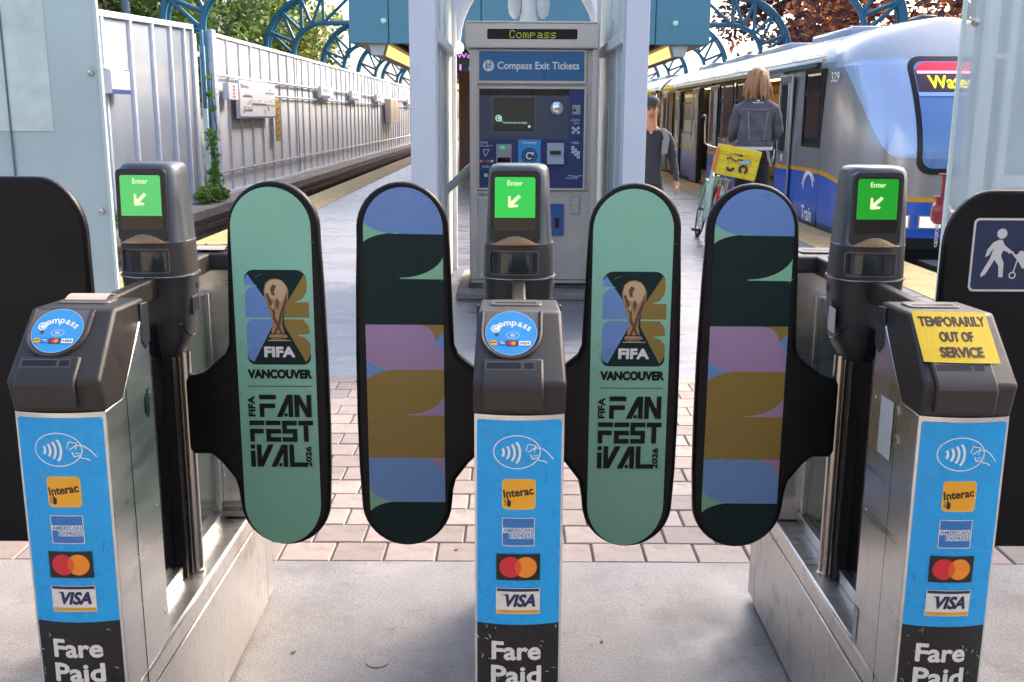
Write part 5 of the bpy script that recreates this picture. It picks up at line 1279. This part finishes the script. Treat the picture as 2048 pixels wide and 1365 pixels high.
man = person('person', 'man in dark cap and dark pullover walking toward the camera, half behind the right column', (1.285, 9.8, 0), 0, J, E_, [M_skin, M_jkt, M_pan, M_shoe], pick1)
cp = MB().lathe([(.088, 1.545), (.09, 1.56), (.087, 1.59), (.07, 1.617), (.035, 1.632), (.001, 1.634)], 20, (0, -.008, 0)).build('cap', mat('cap_grey', '#34353c', .8, bump=.3, bscale=60), man, smooth=60)
MB().prism([(-.075, -.06), (-.06, -.135), (0, -.165), (.06, -.135), (.075, -.06)], 1.548, 1.556, 'z').build('cap_peak', MATS['cap_grey'], cp, bevel=.003)
MB().prism([(-.012, 1.465), (.012, 1.465), (.006, 1.505), (-.006, 1.505)], -.125, -.09).build('nose', M_skin, man, bevel=.006)
for s_ in (-1, 1):
    MB().ball((s_*.028, -.098, 1.508), (.011, .006, .006), 8, 6).build('eye', mat('eye', '#1c1512', .2), man)
    MB().box(s_*.028-.016, s_*.028+.016, -.106, -.09, 1.522, 1.528).build('eyebrow', mat('brow', '#2a1f1a', .8), man)
    MB().ball((s_*.072, -.01, 1.49), (.010, .02, .03), 8, 6).build('ear', M_skin, man)
MB().box(-.022, .022, -.104, -.085, 1.438, 1.444).build('mouth', mat('lip', '#7a4a42', .5), man, bevel=.002)
MB().prism([(.10, 1.10), (.16, 1.10), (.175, 1.25), (.13, 1.335), (.085, 1.345), (.12, 1.25)], -.112, -.08).build('shoulder_panel', mat('pullover_grey', '#77777f', .8), man, bevel=.01)
MB().prism([(-.01, 1.285), (.01, 1.285), (.03, 1.335), (-.03, 1.335)], -.104, -.06).build('open_collar', M_skin, man)
MB().tube([(.072*cos(radians(a)), -.008 + .066*sin(radians(a)), 1.318 + .014*sin(radians(a))) for a in range(0, 360, 20)], .014, 8, closed=True).build('collar', M_jkt, man, smooth=60)
# person with long hair holding the bicycle (faces away)
J = {'pelvis': ((0, 0, .98), (.165, .12)), 'hem': ((0, 0, 1.08), (.20, .15)), 'waist': ((0, 0, 1.17), (.20, .15)), 'chest': ((0, 0, 1.37), (.215, .145)), 'collar': ((0, 0, 1.545), (.15, .10)), 'neck': ((0, .0, 1.64), (.06, .06)),
     'jaw': ((0, .02, 1.70), (.066, .072)), 'face': ((0, .02, 1.77), (.08, .09)), 'crown': ((0, .0, 1.845), (.075, .085)),
     'sh1': ((.185, .0, 1.485), .078), 'el1': ((.245, .02, 1.24), .062), 'wr1': ((.18, .20, 1.13), .036), 'sh-1': ((-.185, .0, 1.485), .078), 'el-1': ((-.225, .05, 1.23), .062), 'wr-1': ((-.22, .28, 1.13), .036),
     'hip1': ((.095, 0, .93), .10), 'kn1': ((.10, .02, .52), .075), 'an1': ((.10, -.02, .09), .055), 'toe1': ((.12, .15, .045), .045), 'hip-1': ((-.095, 0, .93), .10), 'kn-1': ((-.11, .04, .52), .075), 'an-1': ((-.11, .02, .09), .055), 'toe-1': ((-.12, .18, .045), .045)}
E_ = [('pelvis', 'hem'), ('hem', 'waist'), ('waist', 'chest'), ('chest', 'collar'), ('collar', 'neck'), ('neck', 'jaw'), ('jaw', 'face'), ('face', 'crown')]
for s_ in ('1', '-1'):
    E_ += [('collar', 'sh'+s_), ('sh'+s_, 'el'+s_), ('el'+s_, 'wr'+s_), ('pelvis', 'hip'+s_), ('hip'+s_, 'kn'+s_), ('kn'+s_, 'an'+s_), ('an'+s_, 'toe'+s_)]
    hj, he = hand(int(s_), J['wr'+s_][0]); J.update(hj); E_ += [('wr'+s_, 'palm'+s_)] + he
def pick2(c):
    if c.z > 1.63: return 0
    if c.y > .19 and c.z < 1.17 and c.z > .95: return 0
    if c.z > 1.085: return 1
    return 2 if c.z > .1 else 3
p2 = person('person', 'long-haired person in a grey denim jacket, back to the camera, holding the bicycle', (2.73, 11.75, 0), radians(-6), J, E_, [M_skin, M_den, M_pan, M_shoe], pick2); p2.scale = (1.08, 1.08, 1.03)
b = MB(); rnd = random.Random(9)
for i in range(90):
    a = rnd.uniform(0, 2*pi); r0 = rnd.uniform(.02, .07); ln = rnd.uniform(.20, .30)
    top = (r0*cos(a)*.9, r0*sin(a), 1.90 - r0*.5); w1 = (.098*cos(a), .10*sin(a)-.01, 1.80); 
    if sin(a) > .55: continue
    e = rnd.uniform(.085, .135); en = (e*cos(a) + rnd.uniform(-.02, .02), e*sin(a)*1.0 - .02, 1.90 - ln - .02)
    mid = ((w1[0]+en[0])/2 + rnd.uniform(-.012, .012), (w1[1]+en[1])/2, (w1[2]+en[2])/2 - .01)
    b.tube([top, ((top[0]+w1[0])*.55, (top[1]+w1[1])*.55, 1.875), w1, mid, en], [.014, .02, .022, .02, .006], 6)
b.ball((0, -.005, 1.835), (.098, .105, .095), 16, 10); b.build('hair', M_hair, p2, smooth=80)
def ellring(z, rx, ry, n=28, yc=0, e=2.4): return [(x, y + yc, z_) for x, y, z_ in superring(z, rx, ry, n, e)]
b = MB(); b.loft([ellring(1.045, .182, .134), ellring(1.05, .186, .138), ellring(1.09, .188, .14)]); b.build('shirt_hem', mat('white_shirt', '#cfd3da', .8, bump=.4, bscale=25), p2)
b = MB(); b.loft([ellring(1.085, .188, .142), ellring(1.09, .191, .145), ellring(1.13, .192, .146), ellring(1.135, .186, .14)]); b.build('jacket_hem', M_den, p2)
b = MB()
for x, pts in ((0, [(-.16, -.150, 1.49), (0, -.155, 1.475), (.16, -.150, 1.49)]), (1, [(-.10, -.165, 1.46), (-.075, -.17, 1.16)]), (2, [(.10, -.165, 1.46), (.075, -.17, 1.16)])): b.tube(pts, .004, 5)
b.build('seams', mat('denim_seam', '#7b7c86', .8), p2)
P = Print(.001); P.text('MOUNTAIN', 0, 1.545, .014, M_wh, .01, width=.11); P.poly([(-.02, 1.567), (0, 1.582), (.02, 1.567)], M_wh); P.build('jacket_print', p2, lambda u, v, l: (u, -.128 - l - .02*(1.56 - v) , v))
b = MB()
for k in range(3): b.tube([(.10 + .012*k, -.165, 1.06), (.13 + .015*k, -.175, .93 - .03*k), (.185, -.12, .98 - .02*k), (.20, -.06, 1.06)], .004, 5)
b.build('wallet_chain', M_tube, p2)

# ================================================================== BICYCLE
M_mint = mat('mint_enamel', '#9db9a2', .3, 0, rvar=.1, coat=.3); M_tyre = mat('tyre', '#1a1a1b', .8)
bk = thing('bicycle', 'mint green bicycle with high handlebar held by the person in denim', 'bicycle', (2.19, 11.45, 0))
bk.rotation_euler = (0, radians(9), radians(-4))
def wheel(y, nm, par):
    w_ = MB().tube([(0, y + .325*cos(radians(a)), .345 + .325*sin(radians(a))) for a in range(0, 360, 10)], .022, 8, closed=True).build('wheel', M_tyre, par, smooth=60)
    MB().tube([(0, y + .298*cos(radians(a)), .345 + .298*sin(radians(a))) for a in range(0, 360, 10)], .010, 6, closed=True).build('rim', M_tube, w_, smooth=60)
    b = MB()
    for k in range(18):
        a = radians(k*20); b.tube([(.02*(-1)**k, y, .345), (0, y + .295*cos(a), .345 + .295*sin(a))], .0022, 4)
    b.build('spokes', M_tube, w_); MB().lathe([(.001, -.05), (.025, -.05), (.02, 0), (.025, .05), (.001, .05)], 12, (0, y, .345), 'x').build('hub', M_grey, w_)
wheel(0, 'rear', bk); wheel(1.08, 'front', bk)
for y, a0, a1 in ((0, 10, 200), (1.08, 20, 190)):
    pts = [(y + .365*cos(radians(a)), .345 + .365*sin(radians(a))) for a in range(a0, a1+1, 8)]
    b = MB(); rings = [[(-.034, p[0], p[1]), (-.02, p[0] + .0, p[1] + .008), (.02, p[0], p[1] + .008), (.034, p[0], p[1]), (.02, p[0], p[1] + .003), (-.02, p[0], p[1] + .003)] for p in pts]; b.loft(rings); b.build('mudguard', M_mint, bk, smooth=60)
fr = MB()
for a, c, r in (((0, .05, .36), (0, .42, .30), .013), ((0, .38, .30), (0, .28, .80), .018), ((0, .42, .30), (0, .90, .78), .020), ((0, .33, .60), (0, .88, .85), .016), ((0, .92, .66), (0, .85, 1.0), .02)): fr.tube([a, c], r, 8)
for s_ in (-1, 1):
    fr.tube([(s_*.055, 0, .345), (s_*.03, .30, .76)], .011, 6); fr.tube([(s_*.05, 1.08, .345), (s_*.045, .98, .62), (s_*.02, .92, .70)], .013, 6); fr.tube([(s_*.055, 0, .345), (s_*.04, .40, .30)], .011, 6)
fr.build('frame', M_mint, bk, smooth=60)
MB().prism([(.08, .36), (.40, .25), (.50, .29), (.47, .42), (.12, .44)], -.05, -.03, 'x').build('chain_guard', M_mint, bk, bevel=.006)
b = MB()
for s_ in (-1, 1):
    b.tube([(s_*.07, 0, .345), (s_*.08, -.05, .78)], .008, 6); b.tube([(s_*.07, 0, .345), (s_*.08, .14, .78)], .008, 6); b.tube([(s_*.08, -.16, .78), (s_*.08, .26, .78)], .009, 6); b.tube([(s_*.04, -.22, .50), (s_*.07, -.02, .345)], .005, 5)
for y in (-.16, 0, .14, .26): b.tube([(-.08, y, .78), (.08, y, .78)], .008, 6)
b.build('rear_rack', mat('rack_grey', '#b9c2b8', .35, .3), bk, smooth=60)
b = MB(); b.tube([(0, .85, 1.0), (0, .84, 1.09)], .014, 8)
for s_ in (-1, 1): b.tube([(0, .84, 1.09), (s_*.10, .84, 1.10), (s_*.16, .84, 1.13), (s_*.20, .82, 1.34), (s_*.205, .80, 1.41), (s_*.22, .74, 1.435), (s_*.27, .58, 1.425)], .012, 8)
b.build('handlebar', M_tube, bk, smooth=60)
for s_ in (-1, 1): MB().tube([(s_*.235, .68, 1.432), (s_*.275, .55, 1.424)], .018, 8).build('grip', mat('grip', '#2d3a44', .7), bk)
sd_ = MB(); sd_.loft([superring(z, rx, ry, 20, 2.5, yc) for z, rx, ry, yc in ((.86, .04, .06, .30), (.875, .10, .12, .24), (.90, .09, .12, .25), (.91, .06, .09, .25))]); sd_.build('saddle', M_black, bk)
for s_ in (-1, 1):
    b = MB().tube([(s_*.06, .40, .29), (s_*.07, .40 + s_*.06, .29 + s_*.14)], .010, 6).build('crank', M_tube, bk); MB().box(s_*.12-.05, s_*.12+.05, .36 + s_*.06, .44 + s_*.06, .275 + s_*.14, .305 + s_*.14).build('pedal', M_black, b)
MB().box(-.03, .03, -.385, -.365, .55, .62).build('reflector', M_red, bk)
b = MB().box(-.06, -.03, -.36, -.34, .55, .72).box(.10, .12, .02, .06, .42, .78).build('red_strap', mat('red_strap', '#b5202c', .5), bk)
# crate on the rack
cr = thing('crate', 'yellow plastic crate with dark stickers on the bicycle rack', 'crate', (2.42, 11.35, .80)); cr.rotation_euler = (0, radians(11), radians(-6))
M_yel = mat('crate_yellow', '#d8c128', .45, 0, var=.06, vscale=10); hw, hd_, hh = .215, .15, .32
f = MB(); f.box(-hw, hw, -hd_, hd_, 0, .012)
for s_ in (-1, 1):
    f.box(-hw, hw, s_*hd_ - .006, s_*hd_ + .006, .012, .215); f.box(s_*hw - .006, s_*hw + .006, -hd_ + .007, hd_ - .007, .012, .215)
    f.box(-hw, -.07, s_*hd_ - .006, s_*hd_ + .006, .215, .25); f.box(.07, hw, s_*hd_ - .006, s_*hd_ + .006, .215, .25); f.box(s_*hw - .006, s_*hw + .006, -hd_ + .007, hd_ - .007, .215, .25)
    f.box(-hw-.006, hw+.006, s_*hd_ - .012, s_*hd_ + .012, .25, hh); f.box(s_*hw - .012, s_*hw + .012, -hd_ + .013, hd_ - .013, .25, hh)
f.build('box', M_yel, cr, bevel=.004)
b = MB()
for z in (.06, .15, .222): b.box(-hw-.008, hw+.008, -hd_-.013, -hd_-.0065, z, z+.010)
for x in (-hw, -.10, .10, hw): b.box(x-.006, x+.006, -hd_-.016, -hd_-.0135, .01, .25)
b.build('ribs', mat('crate_rib', '#c6ad1f', .45), cr)
P = Print(.001)
for cx, cz, r in ((-.07, .10, .045), (.07, .10, .05)):
    P.line(arcp(cx, cz, r*.75, 190 if cx < 0 else -60, 360 if cx < 0 else 250, 14), .03, M_head)
for k in range(9): 
    xx, zz = -.12 + .03*k, .185 + .012*sin(k*1.7); P.poly(arcp(xx, zz, .014, 0, 360, 7)[:-1], M_head)
P.poly([(.0, .165), (.05, .19), (.13, .215), (.12, .175), (.06, .16)], mat('sticker_sky', '#7fb6d8', .5)); P.build('stickers', cr, lambda u, v, l: (u, -hd_ - .017 - l, v))
MB().box(-hw-.02, -hw-.008, -hd_, hd_, .02, .28).build('orange_side', mat('crate_orange', '#d1772a', .5), cr)
# ================================================================== TREES, SHRUBS, VINE
def leafmat(name, c1, c2, c3=None, tr=.35):
    m = bpy.data.materials.new(name); m.use_nodes = True; n = m.node_tree.nodes; l = m.node_tree.links
    b = n["Principled BSDF"]; b.inputs["Roughness"].default_value = .55
    g = n.new("ShaderNodeNewGeometry"); r = n.new("ShaderNodeValToRGB"); e = r.color_ramp.elements
    e[0].color = lin(c1); e[1].color = lin(c2)
    if c3: q = e.new(.72); q.color = lin(c2); e[-1].color = lin(c3)
    l.new(g.outputs["Random Per Island"], r.inputs[0]); l.new(r.outputs[0], b.inputs["Base Color"])
    t = n.new("ShaderNodeBsdfTranslucent"); l.new(r.outputs[0], t.inputs[0]); x = n.new("ShaderNodeMixShader"); x.inputs[0].default_value = tr
    l.new(b.outputs[0], x.inputs[1]); l.new(t.outputs[0], x.inputs[2]); l.new(x.outputs[0], n["Material Output"].inputs[0]); return m
M_bark = mat('bark', '#4a3d33', .9, 0, var=.3, vscale=6, bump=.8, bscale=12, stretch=(1, 1, .2))
def leaves(name, parent, blobs, count, size, m, seed, droop=0):
    rnd = random.Random(seed); V = []; F = []; tot = sum(b[3] for b in blobs)
    for cx, cy, cz, r, fl in blobs:
        for i in range(int(count * r / tot)):
            d = Vector((rnd.gauss(0, 1), rnd.gauss(0, 1), rnd.gauss(0, 1))).normalized()
            rr = r * (rnd.random() ** .38) * (1 + .18*sin(d.x*7 + seed) * sin(d.z*6 + d.y*5))
            p = Vector((cx + d.x*rr, cy + d.y*rr, cz + d.z*rr*fl))
            a = Vector((rnd.gauss(0, 1), rnd.gauss(0, 1), rnd.gauss(0, .6) - droop)).normalized(); q = a.cross(Vector((rnd.gauss(0, 1), rnd.gauss(0, 1), rnd.gauss(0, 1)))).normalized()
            s_ = size * rnd.uniform(.6, 1.35); o = len(V)
            V += [p - a*s_, p + q*s_*.45, p + a*s_, p - q*s_*.45]; F.append((o, o+1, o+2, o+3))
    me = bpy.data.meshes.new(name); me.from_pydata([v[:] for v in V], [], F); me.materials.append(m); me.update()
    o = bpy.data.objects.new(name, me); C.objects.link(o); o.parent = parent; return o
def tree(name, label, loc, h, spread, m, seed, count=9000, size=.13, low=.25, group=None, nb=16):
    t = thing(name, label, 'tree', loc, 0, group); rnd = random.Random(seed)
    b = MB(); b.tube([(0, 0, -.2), (.1, 0, h*.25), (.0, .1, h*.5), (.1, .0, h*.8)], [.28, .22, .16, .05], 10); blobs = []
    for i in range(nb):
        z = h*(low + (1-low)*(i + rnd.random())/nb); k = 1 - abs((z/h - .55)/.62)**2; a = rnd.uniform(0, 2*pi); rr = spread*max(.25, k)*rnd.uniform(.35, .95)
        p = (rr*cos(a), rr*sin(a), z); b.tube([(0, 0, z*.7), (p[0]*.5, p[1]*.5, z*.85), p], [.09, .06, .02], 6)
        blobs.append((p[0], p[1], z, spread*rnd.uniform(.32, .52), rnd.uniform(.65, .95)))
    b.build('trunk', M_bark, t, smooth=60); leaves('crown', t, blobs, count, size, m, seed); return t
L_g1 = leafmat('leaf_green', '#2e4a1f', '#6f8a45'); L_g2 = leafmat('leaf_bright', '#45622a', '#93a457', '#c2b65a'); L_g3 = leafmat('leaf_dark', '#24361f', '#4c6640')
L_c1 = leafmat('leaf_copper', '#432629', '#7a5048', '#dd8433', .45); L_c2 = leafmat('leaf_copper_b', '#33242a', '#5f4a4c', '#b56a3c', .45); L_f = leafmat('needle_grey', '#3f4f3c', '#78876a')
G = 'trees behind the left fence'
tree('broadleaf_tree', 'yellow-green tree at far left behind the glazed fence', (-11.5, 22, -.4), 9.5, 3.2, L_g2, 1, group=G)
tree('broadleaf_tree', 'mid green tree behind the nearest truss', (-11.2, 28, -.4), 10.5, 3.6, L_g1, 2, 11000, group=G)
tree('broadleaf_tree', 'dark green tree right of the nearest truss', (-13.2, 34, -.4), 12, 4.2, L_g3, 3, 10000, .16, group=G)
tree('broadleaf_tree', 'bright tree seen through the second truss', (-12.6, 40, -.4), 11, 4.0, L_g1, 4, 10000, .16, group=G)
tree('broadleaf_tree', 'pale green tree seen through the third truss', (-13.2, 50, -.4), 12, 4.5, L_g2, 5, 9000, .19, group=G)
tree('broadleaf_tree', 'dark tree at the far end of the left fence', (-13.5, 62, -.4), 12, 5, L_g3, 6, 8000, .22, group=G)
tree('broadleaf_tree', 'tall dark tree farthest back behind the left trusses', (-15, 48, -.4), 15, 5.5, L_g3, 16, 9000, .22, group=G)
tree('broadleaf_tree', 'large shaded tree in the back row, far left', (-16.5, 31, -.4), 15, 5.5, L_g3, 17, 9000, .2, group=G)
G = 'trees behind the train'
tree('copper_beech', 'dark red copper beech behind the middle right truss', (13.0, 36, -.4), 12.5, 4.3, L_c1, 7, 13000, .16, group=G)
tree('copper_beech', 'copper beech with orange leaves behind the nearest right truss', (13.5, 27.5, -.4), 11.5, 4.0, L_c1, 8, 13000, .14, group=G)
tree('copper_beech', 'shaded copper beech at the far right end of the trusses', (14.0, 50, -.4), 10, 4.0, L_c2, 9, 9000, .19, group=G)
tree('fir_tree', 'grey-green fir above the train front', (14.8, 22.5, -.4), 11, 3.4, L_f, 10, 12000, .12, group=G)
tree('fir_tree', 'broad grey-green fir right of the train front', (15.5, 17.5, -.4), 12, 3.8, L_f, 11, 12000, .12, group=G)
t = tree('spruce_tree', 'small blue-green spruce just over the train roof', (9.8, 22.8, -.4), 3.9, .75, leafmat('leaf_spruce', '#3f6152', '#7d9c86'), 12, 3500, .06, group=G)
tree('fir_tree', 'dark fir out beyond the right platform end', (13, 10, -.4), 12, 3.8, L_f, 13, 9000, .14, group=G)
# vine on the gate between the fences
v = thing('climbing_vine', 'green vine climbing the gate post between the two fences', 'vine', (-6.42, 22.25, -.35)); rnd = random.Random(3)
pts = [(0, 0, 0), (.05, .1, .5), (0, -.05, 1.0), (.06, .1, 1.5), (.0, .05, 2.1), (.04, .0, 2.6)]
MB().tube(pts, [.02, .018, .015, .012, .01, .006], 6).build('stem', M_bark, v)
leaves('foliage', v, [(0, rnd.uniform(-.15, .15), z, r, 1.3) for z, r in ((.1, .22), (.3, .22), (.5, .16), (.7, .12), (.95, .1), (1.2, .16), (1.35, .12), (1.9, .06), (2.2, .08), (2.55, .05))], 700, .055, leafmat('leaf_vine', '#3f6a1f', '#86b04a'), 21)
for k, (x, y, r, lab) in enumerate(((-6.25, 21.2, .38, 'low green weeds at the foot of the vine'), (-6.2, 16.9, .4, 'small green bush at the foot of the glazed fence, beside the left screen'))):
    s_ = thing('weed_bush', lab, 'bush', (x, y, -.35)); MB().tube([(0, 0, 0), (.05, .05, r*.6)], [.015, .006], 5).build('stem', M_bark, s_); leaves('foliage', s_, [(0, 0, r*.5, r*.7, .7), (.1, .4, r*.4, r*.5, .7), (0, -.4, r*.4, r*.5, .6)], 1100, .05, MATS.get('x') or bpy.data.materials['leaf_vine'], 30 + k)
bpy.data.scenes.remove(_ts)
